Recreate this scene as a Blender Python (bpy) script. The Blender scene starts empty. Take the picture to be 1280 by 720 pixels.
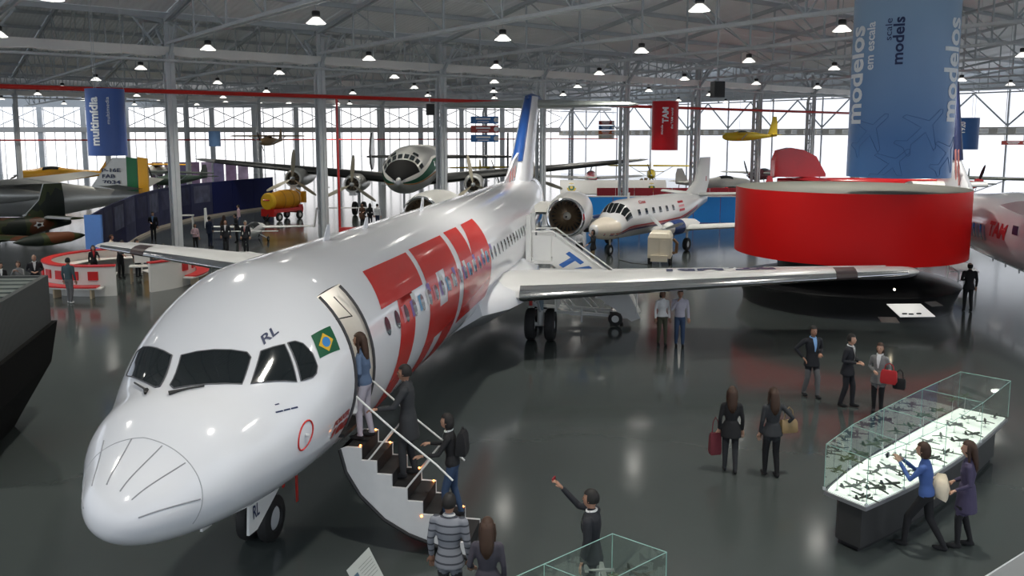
import bpy, bmesh, math, random
from mathutils import Vector, Matrix, Quaternion
import numpy as np
random.seed(7)
SC = bpy.context.scene
COL = SC.collection
PI = math.pi
R_ = math.radians
# ---------------------------------------------------------------- camera
F, CAMH, PITCH, CY = 1043.8, 6.248, 0.1235, 300.4      # focal length in px of a 1280x720 frame, eye height, tilt, principal row
cd = bpy.data.cameras.new('camera'); cam = bpy.data.objects.new('camera', cd); COL.objects.link(cam)
cam.location = (0, 0, CAMH); cam.rotation_euler = (PI/2 - PITCH, 0, 0)
cd.sensor_fit = 'HORIZONTAL'; cd.sensor_width = 36.0; cd.lens = F/1280*36.0
cd.shift_y = (CY - 360)/1280.0
cd.clip_start = 0.1; cd.clip_end = 600
SC.camera = cam
# ---------------------------------------------------------------- world: pale overcast sky seen by the open side of the hall
w = bpy.data.worlds.new('sky'); SC.world = w; w.use_nodes = True
bg = w.node_tree.nodes['Background']; bg.inputs[0].default_value = (0.80, 0.88, 1.0, 1); bg.inputs[1].default_value = 0.9
# ---------------------------------------------------------------- exposure
vs = SC.view_settings; vs.view_transform = 'Standard'; vs.look = 'None'; vs.gamma = 1.0; vs.use_curve_mapping = False
vs.exposure = 0.3
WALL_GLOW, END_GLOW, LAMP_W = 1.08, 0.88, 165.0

# ---------------------------------------------------------------- pixel -> place
_c, _s = math.cos(PITCH), math.sin(PITCH)
def ray(u, v):
    xn = (u-640)/F; yn = (CY-v)/F
    return Vector((xn, _c+_s*yn, -_s+_c*yn))
def G(u, v, z=0.0):                       # the point of height z seen at pixel (u, v)
    r = ray(u, v); t = (z-CAMH)/r.z
    return Vector((r.x*t, r.y*t, z))
def AT(u, v, Z):                          # the point at depth Z (metres along the floor) seen at (u, v)
    r = ray(u, v); t = Z/r.y
    return Vector((r.x*t, Z, CAMH+r.z*t))
# ---------------------------------------------------------------- materials
MATS = {}
def mat(name, col=(.8,.8,.8), rough=.5, metal=0.0, var=0.06, scale=6.0, coat=0.0, emit=0.0, bump=0.0, alpha=1.0, emcol=None, spec=None):
    if name in MATS: return MATS[name]
    m = bpy.data.materials.new(name); m.use_nodes = True; nt = m.node_tree; b = nt.nodes['Principled BSDF']
    b.inputs['Roughness'].default_value = rough; b.inputs['Metallic'].default_value = metal
    if coat: b.inputs['Coat Weight'].default_value = coat; b.inputs['Coat Roughness'].default_value = .06
    if spec is not None: b.inputs['Specular IOR Level'].default_value = spec
    tc = nt.nodes.new('ShaderNodeTexCoord'); nz = nt.nodes.new('ShaderNodeTexNoise')
    nz.inputs['Scale'].default_value = scale; nz.inputs['Detail'].default_value = 3
    nt.links.new(tc.outputs['Object'], nz.inputs['Vector'])
    rp = nt.nodes.new('ShaderNodeMix'); rp.data_type = 'RGBA'
    lo = [max(0, c*(1-var)) for c in col]; hi = [min(1, c*(1+var)) for c in col]
    rp.inputs[6].default_value = (*lo, 1); rp.inputs[7].default_value = (*hi, 1)
    nt.links.new(nz.outputs['Fac'], rp.inputs[0]); nt.links.new(rp.outputs[2], b.inputs['Base Color'])
    if emit:
        b.inputs['Emission Color'].default_value = (*(emcol or col), 1); b.inputs['Emission Strength'].default_value = emit
    if bump:
        bn = nt.nodes.new('ShaderNodeBump'); bn.inputs['Strength'].default_value = bump; bn.inputs['Distance'].default_value = .02
        nt.links.new(nz.outputs['Fac'], bn.inputs['Height']); nt.links.new(bn.outputs[0], b.inputs['Normal'])
    if alpha < 1: b.inputs['Alpha'].default_value = alpha
    MATS[name] = m; return m
def wave_mat(name, col, rough, scale, axis='X', strength=.4, dist=.03, metal=0, emit=0, var=.06, emcol=None):
    m = mat(name, col, rough, metal, var=var, scale=.6, emit=emit, emcol=emcol); nt = m.node_tree
    tc = nt.nodes.new('ShaderNodeTexCoord'); wv = nt.nodes.new('ShaderNodeTexWave'); wv.bands_direction = axis
    wv.inputs['Scale'].default_value = scale
    nt.links.new(tc.outputs['Object'], wv.inputs['Vector'])
    bn = nt.nodes.new('ShaderNodeBump'); bn.inputs['Strength'].default_value = strength; bn.inputs['Distance'].default_value = dist
    nt.links.new(wv.outputs['Fac'], bn.inputs['Height']); nt.links.new(bn.outputs[0], nt.nodes['Principled BSDF'].inputs['Normal'])
    return m
def glass_mat(name, tint=(.90,.96,.94), gloss=.03):
    if name in MATS: return MATS[name]
    m = bpy.data.materials.new(name); m.use_nodes = True; nt = m.node_tree; nt.nodes.clear()
    o = nt.nodes.new('ShaderNodeOutputMaterial'); mx = nt.nodes.new('ShaderNodeMixShader'); t = nt.nodes.new('ShaderNodeBsdfTransparent'); g = nt.nodes.new('ShaderNodeBsdfGlossy')
    fr = nt.nodes.new('ShaderNodeLayerWeight'); fr.inputs[0].default_value = .5; pw = nt.nodes.new('ShaderNodeMath'); pw.operation = 'POWER'; pw.inputs[1].default_value = 4.5
    ad = nt.nodes.new('ShaderNodeMath'); ad.operation = 'MULTIPLY_ADD'; ad.inputs[1].default_value = .8; ad.inputs[2].default_value = gloss
    t.inputs[0].default_value = (*tint, 1); g.inputs['Roughness'].default_value = .02; g.inputs[0].default_value = (.9,.97,.95,1)
    nt.links.new(fr.outputs['Facing'], pw.inputs[0]); nt.links.new(pw.outputs[0], ad.inputs[0]); nt.links.new(ad.outputs[0], mx.inputs[0])
    nt.links.new(t.outputs[0], mx.inputs[1]); nt.links.new(g.outputs[0], mx.inputs[2]); nt.links.new(mx.outputs[0], o.inputs[0])
    MATS[name] = m; return m
# ---------------------------------------------------------------- mesh builder
def frame(d, up=Vector((0,0,1))):
    d = Vector(d).normalized()
    x = d.cross(up)
    if x.length < 1e-4: x = d.cross(Vector((0,1,0)))
    x.normalize(); y = x.cross(d).normalized()
    return x, y, d
class MB:
    def __init__(self): self.v = []; self.f = []
    def add(self, vs, fs):
        n = len(self.v); self.v.extend([tuple(p) for p in vs]); self.f.extend([tuple(i+n for i in q) for q in fs]); return self
    def box(self, c, s, rot=None):
        x, y, z = s[0]/2, s[1]/2, s[2]/2; c = Vector(c)
        vs = [Vector((a*x, b*y, e*z)) for a in (-1,1) for b in (-1,1) for e in (-1,1)]
        if rot is not None: vs = [rot @ p for p in vs]
        return self.add([c+p for p in vs], [(0,1,3,2),(4,6,7,5),(0,4,5,1),(2,3,7,6),(0,2,6,4),(1,5,7,3)])
    def beam(self, p0, p1, w, h, up=Vector((0,0,1))):
        p0 = Vector(p0); p1 = Vector(p1); x, y, d = frame(p1-p0, up)
        vs = [p + x*a*w/2 + y*b*h/2 for p in (p0, p1) for a, b in ((-1,-1),(1,-1),(1,1),(-1,1))]
        return self.add(vs, [(3,2,1,0),(4,5,6,7),(0,1,5,4),(1,2,6,5),(2,3,7,6),(3,0,4,7)])
    def loft(self, rings, cap=True, closed=True):
        n = len(rings[0]); fs = []
        for i in range(len(rings)-1):
            for j in range(n if closed else n-1):
                k = (j+1) % n; fs.append((i*n+j, i*n+k, (i+1)*n+k, (i+1)*n+j))
        if cap: fs.append(tuple(reversed(range(n)))); fs.append(tuple(range((len(rings)-1)*n, len(rings)*n)))
        return self.add([p for r in rings for p in r], fs)
    def tube(self, pts, r, n=8, cap=True, up=Vector((0,0,1)), sq=1.0):
        pts = [Vector(p) for p in pts]; rr = r if isinstance(r, (list, tuple)) else [r]*len(pts); rings = []; px = None
        for i, p in enumerate(pts):
            d = pts[min(i+1, len(pts)-1)] - pts[max(i-1, 0)]
            if px is None: x, y, d = frame(d, up)
            else:
                d.normalize(); y = (px - d*px.dot(d)).normalized().cross(d) * -1; x = (px - d*px.dot(d)).normalized(); y = x.cross(d).normalized()
            px = x
            rings.append([p + (x*math.cos(2*PI*k/n) + y*math.sin(2*PI*k/n)*sq)*rr[i] for k in range(n)])
        return self.loft(rings, cap)
    def lathe(self, prof, n=24, o=(0,0,0), ax=(0,0,1), cap=False):
        x, y, d = frame(ax); o = Vector(o)
        return self.loft([[o + d*h + (x*math.cos(2*PI*k/n)+y*math.sin(2*PI*k/n))*r for k in range(n)] for r, h in prof], cap)
    def ell(self, c, r, nu=16, nv=10, rot=None):
        c = Vector(c); rings = []
        for i in range(nv+1):
            a = PI*i/nv; q = max(math.sin(a), 1e-3)
            ring = [Vector((r[0]*q*math.cos(2*PI*k/nu), r[1]*q*math.sin(2*PI*k/nu), -r[2]*math.cos(a))) for k in range(nu)]
            rings.append([c + (rot @ p if rot is not None else p) for p in ring])
        return self.loft(rings, True)
    def prism(self, poly, z0, z1, M=None):
        n = len(poly); vs = [Vector((x, y, z)) for z in (z0, z1) for x, y in poly]
        if M is not None: vs = [M @ p for p in vs]
        return self.add(vs, [tuple(reversed(range(n))), tuple(range(n, 2*n))] + [(i, (i+1) % n, n+(i+1) % n, n+i) for i in range(n)])
    def arc(self, R0, R1, z0, z1, a0, a1, n, c=(0,0)):       # a curved wall segment
        rings = []
        for i in range(n+1):
            a = a0+(a1-a0)*i/n; ca, sa = math.cos(a), math.sin(a)
            rings.append([Vector((c[0]+R*ca, c[1]+R*sa, z)) for R, z in ((R0,z0),(R1,z0),(R1,z1),(R0,z1))])
        return self.loft(rings, abs(a1-a0) < 2*PI-1e-4)
    def mesh(self, name, smooth=True, ang=35):
        me = bpy.data.meshes.new(name); me.from_pydata(self.v, [], self.f)
        bm = bmesh.new(); bm.from_mesh(me); bmesh.ops.recalc_face_normals(bm, faces=bm.faces); bm.to_mesh(me); bm.free()
        if smooth:
            me.polygons.foreach_set('use_smooth', [True]*len(me.polygons)); me.set_sharp_from_angle(angle=R_(ang))
        me.update(); return me
    def build(self, name, m, parent=None, smooth=True, ang=35, label=None, kind=None):
        me = self.mesh(name, smooth, ang); return obj(name, me, m, parent, label, kind)
def obj(name, me, m, parent=None, label=None, kind=None):
    o = bpy.data.objects.new(name, me); COL.objects.link(o)
    if m is not None and not len(me.materials): me.materials.append(m)
    if parent is not None: o.parent = parent
    if label: o['label'] = label
    if kind: o['kind'] = kind
    return o
def thing(name, label, cat, loc=(0,0,0), rz=0.0, group=None):
    o = bpy.data.objects.new(name, None); COL.objects.link(o); o.empty_display_size = .2
    o.location = loc; o.rotation_euler = (0, 0, rz); o['label'] = label; o['category'] = cat
    if group: o['group'] = group
    return o
def tag(o, label, cat, group=None):
    o['label'] = label; o['category'] = cat
    if group: o['group'] = group
    return o
def dup(root, loc=None, rz=None, label=None):
    def cp(o, par):
        c = o.copy(); COL.objects.link(c); c.parent = par
        for ch in KIDS.get(o.name, []): cp(ch, c)
        return c
    KIDS.clear()
    for o in [root] + list(root.children_recursive):
        if o.parent is not None: KIDS.setdefault(o.parent.name, []).append(o)
    r = cp(root, None)
    if loc is not None: r.location = loc
    if rz is not None: r.rotation_euler = (0, 0, rz)
    if label: r['label'] = label
    return r
KIDS = {}
# ---------------------------------------------------------------- lettering: outlines of the built-in font, mapped onto any surface
def text_bm(s, h=1.0, bold=0.0, shear=0.0, step=None, stepy=None, sp=1.0):
    c = bpy.data.curves.new('t', 'FONT'); c.body = s; c.offset = bold; c.shear = shear; c.resolution_u = 3; c.space_character = sp
    o = bpy.data.objects.new('t', c); me = o.to_mesh(); bm = bmesh.new(); bm.from_mesh(me); o.to_mesh_clear()
    bpy.data.objects.remove(o); bpy.data.curves.remove(c)
    ys = [v.co.y for v in bm.verts]; xs = [v.co.x for v in bm.verts]
    x0, x1, y0, y1 = min(xs), max(xs), min(ys), max(ys); k = h/(y1-y0)
    for v in bm.verts: v.co = Vector(((v.co.x-x0)*k, (v.co.y-y0)*k, 0))
    W = (x1-x0)*k
    bm_cut(bm, step, stepy, 0, W, 0, h)
    return bm, W
def bm_cut(bm, sx, sy, x0, x1, y0, y1):
    for st, a, b, n in ((sx, x0, x1, Vector((1,0,0))), (sy, y0, y1, Vector((0,1,0)))):
        if not st: continue
        k = a+st
        while k < b:
            bmesh.ops.bisect_plane(bm, geom=bm.verts[:]+bm.edges[:]+bm.faces[:], plane_co=n*k, plane_no=n); k += st
def bm_map(bm, fn):
    for v in bm.verts: v.co = Vector(fn(v.co.x, v.co.y))
    me = bpy.data.meshes.new('m'); bm.to_mesh(me); bm.free(); return me
def decal(name, polys, fn, m, parent, sx=None, sy=None, label=None):
    bm = bmesh.new()
    for q in polys: bm.faces.new([bm.verts.new((x, y, 0)) for x, y in q])
    xs = [p[0] for q in polys for p in q]; ys = [p[1] for q in polys for p in q]
    bm_cut(bm, sx, sy, min(xs), max(xs), min(ys), max(ys))
    me = bm_map(bm, fn); me.polygons.foreach_set('use_smooth', [True]*len(me.polygons))
    return obj(name, me, m, parent, label)
def lettering(name, s, h, fn, m, parent, bold=0.0, shear=0.0, width=None, step=None, stepy=None, label=None, sp=1.0):
    bm, W = text_bm(s, h, bold, shear, None, None, sp)
    k = (width/W) if width else 1.0
    if k != 1.0:
        for v in bm.verts: v.co.x *= k
    bm_cut(bm, step, stepy, 0, W*k, 0, h)
    return obj(name, bm_map(bm, fn), m, parent, label)
def flat(o, ex, ey, off=Vector((0,0,0))):
    o = Vector(o); ex = Vector(ex).normalized(); ey = Vector(ey).normalized()
    return lambda x, y: o + ex*x + ey*y + off
# common paints
WHITE = mat('white_gloss_paint', (.76,.77,.80), .12, var=.015, scale=.8, coat=.35)
WHITE2 = mat('white_satin_paint', (.78,.78,.76), .35, var=.03)
STEEL = mat('grey_painted_steel', (.60,.62,.63), .5, var=.12, scale=1.5)
DSTEEL = mat('dark_roof_steel', (.50,.53,.55), .55, var=.12, scale=1.5)
ALU = mat('bare_aluminium', (.72,.72,.71), .28, 1.0, var=.06, scale=2)
SILVER = mat('dull_silver_skin', (.60,.60,.58), .38, .75, var=.10, scale=1.2)
CHROME = mat('polished_metal', (.85,.85,.86), .12, 1.0, var=.03)
MATT = mat('matt_black', (.008,.008,.008), .85, spec=.1)
RUBBER = mat('black_rubber', (.018,.018,.018), .7, var=.2)
BLACK = mat('black_paint', (.012,.012,.013), .45, var=.2)
DARKG = mat('dark_tinted_glass', (.012,.016,.018), .05, var=.1, coat=.5)
RED = mat('red_paint', (.56,.018,.012), .3, var=.05, scale=2, coat=.2)
BLUE = mat('blue_paint', (.02,.10,.35), .35, var=.06)
GLASS = glass_mat('clear_greenish_glass')
# ================================================================ the hall
HD = 0.906; RD = Vector((math.sin(HD), math.cos(HD), 0)); RN = Vector((-math.cos(HD), math.sin(HD), 0))
def HW(s, d, z=0.0): return RD*s + RN*d + Vector((0,0,z))       # hall coordinates: s along the column rows, d across them
HRZ = math.atan2(RD.y, RD.x)
S0, SP, D1, BAY = 12.94, 8.25, 44.9, 51.6
ZV, ZR, ZC = 12.2, 16.4, 10.9         # roof at the valley, at the ridge, truss bottom chord
END_S = 97.0
def struct(name, label, mb=None, m=None, cat=None):
    if mb is None: o = bpy.data.objects.new(name, None); COL.objects.link(o)
    else: o = mb.build(name, m, None, smooth=False)
    o['kind'] = 'structure'; o['label'] = label
    if cat: o['category'] = cat
    return o
# --- floor
fm = mat('polished_grey_green_floor', (.060,.071,.069), .13, var=.10, scale=.35)
nt = fm.node_tree; b = nt.nodes['Principled BSDF']
tc = nt.nodes.new('ShaderNodeTexCoord'); nz = nt.nodes.new('ShaderNodeTexNoise'); nz.inputs['Scale'].default_value = 5.0; nz.inputs['Detail'].default_value = 3
bn = nt.nodes.new('ShaderNodeBump'); bn.inputs['Strength'].default_value = .06; bn.inputs['Distance'].default_value = .01
nt.links.new(tc.outputs['Object'], nz.inputs['Vector']); nt.links.new(nz.outputs['Fac'], bn.inputs['Height']); nt.links.new(bn.outputs[0], b.inputs['Normal'])
b.inputs['Specular IOR Level'].default_value = .5
fl = MB(); fl.add([(-150,-40,0),(130,-40,0),(130,190,0),(-150,190,0)], [(0,1,2,3)])
struct('floor', 'polished grey-green epoxy hangar floor', fl, fm, 'floor')
# --- roof
rm = wave_mat('pale_grey_roof_sheet', (.88,.89,.90), .6, 1.1, 'X', .5, .05)
ceil_ = struct('ceiling', 'pale grey pitched metal roof on steel purlins', cat='ceiling')
def zroof(d):                          # underside of the sheets across the bays
    t = ((d-D1) % BAY)/BAY; t = min(t, 1-t)*2
    return ZV + (ZR-ZV)*t
NP = 8; PW = BAY/NP
pm = None; panels = []
for bay in (-1, 0, 1):
    far = MB()
    for k in range(NP):
        d0 = D1+bay*BAY+k*PW; d1 = d0+PW; z0, z1 = zroof(d0+.001), zroof(d1-.001)
        for n in range(-4, 10):
            a, b_ = S0+n*SP, S0+(n+1)*SP
            if bay == 1:
                far.add([HW(a,d0,z0+.3),HW(b_,d0,z0+.3),HW(b_,d1,z1+.3),HW(a,d1,z1+.3)], [(0,1,2,3)])
                continue
            key = z1 > z0
            if pm is None: pm = {}
            if key not in pm:
                mb = MB(); mb.box((SP/2, PW/2, 0), (SP-.03, math.hypot(PW, abs(z1-z0))-.03, .05), None)
                me = mb.mesh('roof_panel', False); me.materials.append(rm); pm[True] = pm[False] = me
            o = obj('roof_panel', pm[key], None, ceil_); o.matrix_local = Matrix.Translation(HW(a, d0, z0+.3)) @ Matrix.Rotation(HRZ, 4, 'Z') @ Matrix.Rotation(math.atan2(z1-z0, PW), 4, 'X')
    if bay == 1: far.build('roof_panel_far', rm, ceil_, smooth=False, kind='stuff')
# purlins: one mesh shared by all
ND = 12; NW = BAY/ND
L0 = S0-4*SP; LL = 14*SP
mbp = MB(); mbp.box((LL/2, 0, 0), (LL, .08, .22)); mbp.box((LL/2, 0, .11), (LL, .16, .03)); mbp.box((LL/2, 0, -.11), (LL, .16, .03))
pme = mbp.mesh('purlin', False); pme.materials.append(DSTEEL)
for bay in (-1, 0, 1):
    for k in range(ND):
        d = D1+bay*BAY+k*NW
        o = obj('purlin', pme, None, ceil_); o.matrix_local = Matrix.Translation(HW(L0, d, zroof(d)+.12)) @ Matrix.Rotation(HRZ, 4, 'Z')
# --- roof trusses (built along local y from a column row, copied along the hall)
def truss(detail):
    t = thing('roof_truss', 'x', 'truss')
    mb = MB()
    for sx in (-.16, .16): mb.box((sx, BAY/2, ZC), (.09, BAY-.9, .13))
    for k in range(ND*2): mb.box((0, (k+.5)*BAY/ND/2, ZC+.05), (.34, .05, .05))
    mb.build('bottom_chord', STEEL, t, smooth=False)
    for sgn in (0, 1):
        mb = MB(); ya, yb = (0.3, BAY/2) if sgn == 0 else (BAY/2, BAY-.3)
        for sx in (-.12, .12): mb.beam((sx, ya, (ZV if sgn == 0 else ZR)-.12), (sx, yb, (ZR if sgn == 0 else ZV)-.12), .12, .18)
        mb.build('top_chord', DSTEEL, t, smooth=False)
    allw = MB(); unit = MB(); unit.box((0,0,.5), (1,1,1)); um = unit.mesh('web_strut', False); um.materials.append(DSTEEL)
    def member(p0, p1, w):
        p0 = Vector(p0); p1 = Vector(p1)
        if detail:
            o = obj('web_strut', um, None, t); x, y, d = frame(p1-p0, Vector((1,0,0)))
            M = Matrix((x, y, d)).transposed().to_4x4(); o.matrix_local = Matrix.Translation(p0) @ M @ Matrix.Diagonal((w, w, (p1-p0).length, 1))
        else: allw.beam(p0, p1, w, w, Vector((1,0,0)))
    for k in range(1, ND):
        y = k*NW; zt = zroof(D1+y)-.15; member((0,y,ZC), (0,y,zt), .08)
    for k in range(ND):
        y0, y1 = k*NW, (k+1)*NW; a, c = zroof(D1+y0+.001)-.15, zroof(D1+y1-.001)-.15
        if k < ND/2: member((0,y1,ZC), (0,y0+.3,a), .065)
        else: member((0,y0,ZC), (0,y1-.3,c), .065)
    if not detail: allw.build('web_strut', DSTEEL, t, smooth=False, kind='stuff')
    return t
tdet = truss(True); tsim = truss(False)
first = {True: True, False: True}
for bay in (-1, 0, 1):
    for n in range(-3, 11):
        if bay == 1 and n > 8: continue
        det = bay == -1 and n < 9
        src = tdet if det else tsim
        loc = HW(S0+n*SP, D1+bay*BAY)
        if first[det]: o = src; first[det] = False; o.location = loc; o.rotation_euler = (0,0,HRZ)
        else: o = dup(src, loc, HRZ)
        o['label'] = ('grey steel roof truss above the white airliner', 'grey steel roof truss over the hall behind the first row of columns', 'distant steel roof truss near the bright back wall')[bay+1]
        o['group'] = ('roof trusses of the near bay', 'roof trusses of the middle bay', 'roof trusses of the far bay')[bay+1]
# --- columns
def column(tall=True):
    t = thing('steel_column', 'x', 'column')
    mb = MB(); mb.box((0,-.30,ZV/2-.2), (.42,.16,ZV-.4)); mb.box((0,-.30,ZV/2-.2), (.06,.34,ZV-.4)); mb.box((0,-.30,.03),(.7,.7,.06)); mb.build('main_post', STEEL, t, smooth=False)
    mb = MB(); mb.tube([(0,.36,0),(0,.36,9.4),(0,.30,9.7),(0,-.02,10.3),(0,-.05,12.0)], .13, 8); mb.build('drain_pipe', STEEL, t)
    mb = MB(); mb.box((-.17,.14,4.7), (.10,.10,9.4)); mb.box((.17,.14,4.7), (.10,.10,9.4)); mb.build('rear_post', STEEL, t, smooth=False)
    mb = MB()
    for k in range(20):
        z = .25+k*.46
        for sx in (-.19, .19): mb.beam((sx,-.24,z), (sx,.14,z+.46), .05, .02) if k % 2 else mb.beam((sx,.14,z), (sx,-.24,z+.46), .05, .02)
        mb.beam((-.17 if k%2 else .17,.19,z), (.17 if k%2 else -.17,.19,z+.46), .02, .05, Vector((0,1,0)))
    mb.build('lacing', STEEL, t, smooth=False)
    for sy in (-1, 1):
        mb = MB(); mb.beam((0,-.3,10.2), (0,sy*1.7,ZC+.9), .14, .14, Vector((1,0,0))); mb.build('knee_brace', DSTEEL, t, smooth=False)
    for sx in (-1, 1):
        mb = MB(); mb.beam((0,-.1,10.0), (sx*1.6,-.1,ZV-.1), .1, .1, Vector((0,1,0))); mb.build('knee_brace', DSTEEL, t, smooth=False)
    return t
c0 = column()
for i, (row, n) in enumerate([(0, n) for n in range(-1, 11)] + [(1, n) for n in range(-1, 10)]):
    loc = HW(S0+n*SP, D1+row*BAY)
    o = c0 if i == 0 else dup(c0)
    o.location = loc; o.rotation_euler = (0,0,HRZ)
    o['label'] = 'grey steel lattice column in the row crossing behind the white airliner' if row == 0 else 'distant grey steel column in front of the bright back wall'
    o['group'] = 'columns of the first row' if row == 0 else 'columns of the second row'
# --- white gutters along both rows, red sprinkler mains
gm = mat('white_gutter_metal', (.80,.78,.74), .35, var=.12, scale=.8)
for row in (0, 1):
    mb = MB(); d = D1+row*BAY
    for n in range(-3, 10):
        a, b_ = S0+n*SP, S0+(n+1)*SP
        for k in range(4):
            x0, x1 = a+k*SP/4, a+(k+1)*SP/4
            mb.loft([[HW(x0,d-.45,10.75),HW(x0,d+.45,10.75),HW(x0,d+.35,10.36),HW(x0,d-.35,10.36)],[HW((x0+x1)/2,d-.45,10.75),HW((x0+x1)/2,d+.45,10.75),HW((x0+x1)/2,d+.35,10.28),HW((x0+x1)/2,d-.35,10.28)],[HW(x1,d-.45,10.75),HW(x1,d+.45,10.75),HW(x1,d+.35,10.36),HW(x1,d-.35,10.36)]], True)
    o = mb.build('roof_gutter', gm, None, smooth=False); tag(o, 'white sagging roof gutter along the first column row' if row == 0 else 'white roof gutter along the distant column row', 'gutter')
    mb = MB(); mb.tube([HW(L0, d-.62, 10.05), HW(END_S-.5, d-.62, 10.05)], .07, 8)
    o = mb.build('service_pipe', STEEL, None); tag(o, 'slim grey service pipe below the first white gutter' if row == 0 else 'slim grey service pipe below the distant white gutter', 'pipe')
rp = thing('sprinkler_main', 'long red sprinkler pipe running along the first column row', 'pipe', (0,0,0))
mb = MB(); mb.tube([HW(L0, D1-.65, 8.5), HW(END_S-.5, D1-.65, 8.5)], .11, 8); mb.build('main_pipe', RED, rp)
u = HW(S0+SP+.75, D1-.65)
mb = MB(); mb.tube([u+Vector((0,0,8.5)), u+Vector((0,0,0.0))], .07, 8); mb.build('riser_pipe', RED, rp)
mb = MB(); mb.box(u+Vector((.45,0,.5)), (.9,.5,1.0)); mb.build('hydrant_box', RED, rp, smooth=False)
rp2 = MB(); rp2.tube([HW(L0, D1+BAY-.8, 5.9), HW(END_S-.5, D1+BAY-.8, 5.9)], .09, 6)
tag(rp2.build('sprinkler_main', RED, None), 'thin red pipe running in front of the back wall', 'pipe')
# --- back wall: translucent daylight sheeting between girts
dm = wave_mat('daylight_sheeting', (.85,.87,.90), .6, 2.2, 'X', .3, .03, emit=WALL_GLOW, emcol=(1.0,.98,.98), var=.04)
WA, WB = Vector((-96,139.4,0)), Vector((8.4,146.5,0)); WD = (WB-WA); WL = WD.length; WD.normalize(); WNn = Vector((WD.y, -WD.x, 0))
wb = struct('wall_back', 'bright translucent back wall of white sheeting', cat='wall')
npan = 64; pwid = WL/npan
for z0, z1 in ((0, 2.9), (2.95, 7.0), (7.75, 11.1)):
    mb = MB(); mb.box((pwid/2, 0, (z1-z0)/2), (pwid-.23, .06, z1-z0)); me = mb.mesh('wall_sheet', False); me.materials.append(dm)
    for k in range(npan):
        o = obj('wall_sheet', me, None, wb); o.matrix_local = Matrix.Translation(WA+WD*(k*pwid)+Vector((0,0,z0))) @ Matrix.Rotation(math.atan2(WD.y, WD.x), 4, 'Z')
gsheet = mat('grey_cladding', (.52,.54,.55), .6, var=.08)
bk = MB(); bk.box((0,0,0),(1,1,1))
mb = MB(); Mw = Matrix.Translation(WA) @ Matrix.Rotation(math.atan2(WD.y, WD.x), 4, 'Z')
mb.box((WL/2, .25, 5.6), (WL, .3, 11.2)); mb.box((WL/2,.1,13.6),(WL,.2,5.0))
o = mb.build('wall_backing', gsheet, wb, smooth=False); o.matrix_local = Mw
mb = MB(); mb.box((WL/2, -.35, 7.4), (WL, .7, .85)); o = mb.build('girder', mat('warm_grey_girder', (.55,.53,.50), .5), wb, smooth=False); o.matrix_local = Mw
for k in range(15):
    mb = MB(); x = 3.5+k*7.0; mb.box((x,-.3,5.6),(.8,.4,11.2)); o = mb.build('wall_post', STEEL, wb, smooth=False); o.matrix_local = Mw
    mb = MB(); mb.beam((x,-.35,7.9),(x+7,-.35,11.0),.14,.14); mb.beam((x,-.35,11.0),(x+7,-.35,7.9),.14,.14); o = mb.build('cross_brace', STEEL, wb, smooth=False); o.matrix_local = Mw
# --- end wall (right): smooth white daylight wall with a lattice girder
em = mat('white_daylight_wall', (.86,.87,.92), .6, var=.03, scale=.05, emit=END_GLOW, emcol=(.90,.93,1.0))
wr = struct('wall_right', 'smooth bright white end wall', cat='wall')
EA = HW(END_S, 110.5); EB = HW(END_S, -20); ED = (EB-EA); EL = ED.length; ED.normalize()
Me = Matrix.Translation(EA) @ Matrix.Rotation(math.atan2(ED.y, ED.x), 4, 'Z')
ne = 18; pw2 = EL/ne
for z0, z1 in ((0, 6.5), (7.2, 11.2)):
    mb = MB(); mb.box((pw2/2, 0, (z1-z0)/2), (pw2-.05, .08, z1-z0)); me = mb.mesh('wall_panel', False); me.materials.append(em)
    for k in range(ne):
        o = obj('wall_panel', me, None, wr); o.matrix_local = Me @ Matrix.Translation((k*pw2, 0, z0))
mb = MB(); mb.box((EL/2, .3, 5.6), (EL, .4, 11.2)); mb.box((EL/2,.1,13.7),(EL,.2,5.0)); o = mb.build('wall_backing', gsheet, wr, smooth=False); o.matrix_local = Me
warm = mat('cream_lattice', (.72,.68,.60), .5)
for zz in (6.5, 7.2):
    mb = MB(); mb.box((EL/2,-.3,zz),(EL,.25,.16)); o = mb.build('lattice_chord', warm, wr, smooth=False); o.matrix_local = Me
for k in range(int(EL/1.8)):
    if k == 0: mb = MB(); mb.box((0,-.3,6.85),(.9,.12,.5)); lme = mb.mesh('lattice_plate', False); lme.materials.append(warm)
    o = obj('lattice_plate', lme, None, wr); o.matrix_local = Me @ Matrix.Translation((k*1.8+.9,0,0))
for k in range(ne):
    if k == 0: mb = MB(); mb.box((0,-.3,5.6),(.16,.2,11.2)); lme2 = mb.mesh('wall_post', False); lme2.materials.append(STEEL); mb = MB(); mb.beam((0,-.3,7.4),(pw2*.5,-.3,10.9),.16,.16); mb.beam((pw2*.5,-.3,10.9),(pw2,-.3,7.4),.16,.16); lme3 = mb.mesh('cross_brace', False); lme3.materials.append(DSTEEL)
    o = obj('wall_post', lme2, None, wr); o.matrix_local = Me @ Matrix.Translation((k*pw2,0,0))
    if k < 12: o = obj('cross_brace', lme3, None, wr); o.matrix_local = Me @ Matrix.Translation((k*pw2,0,0))
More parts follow.
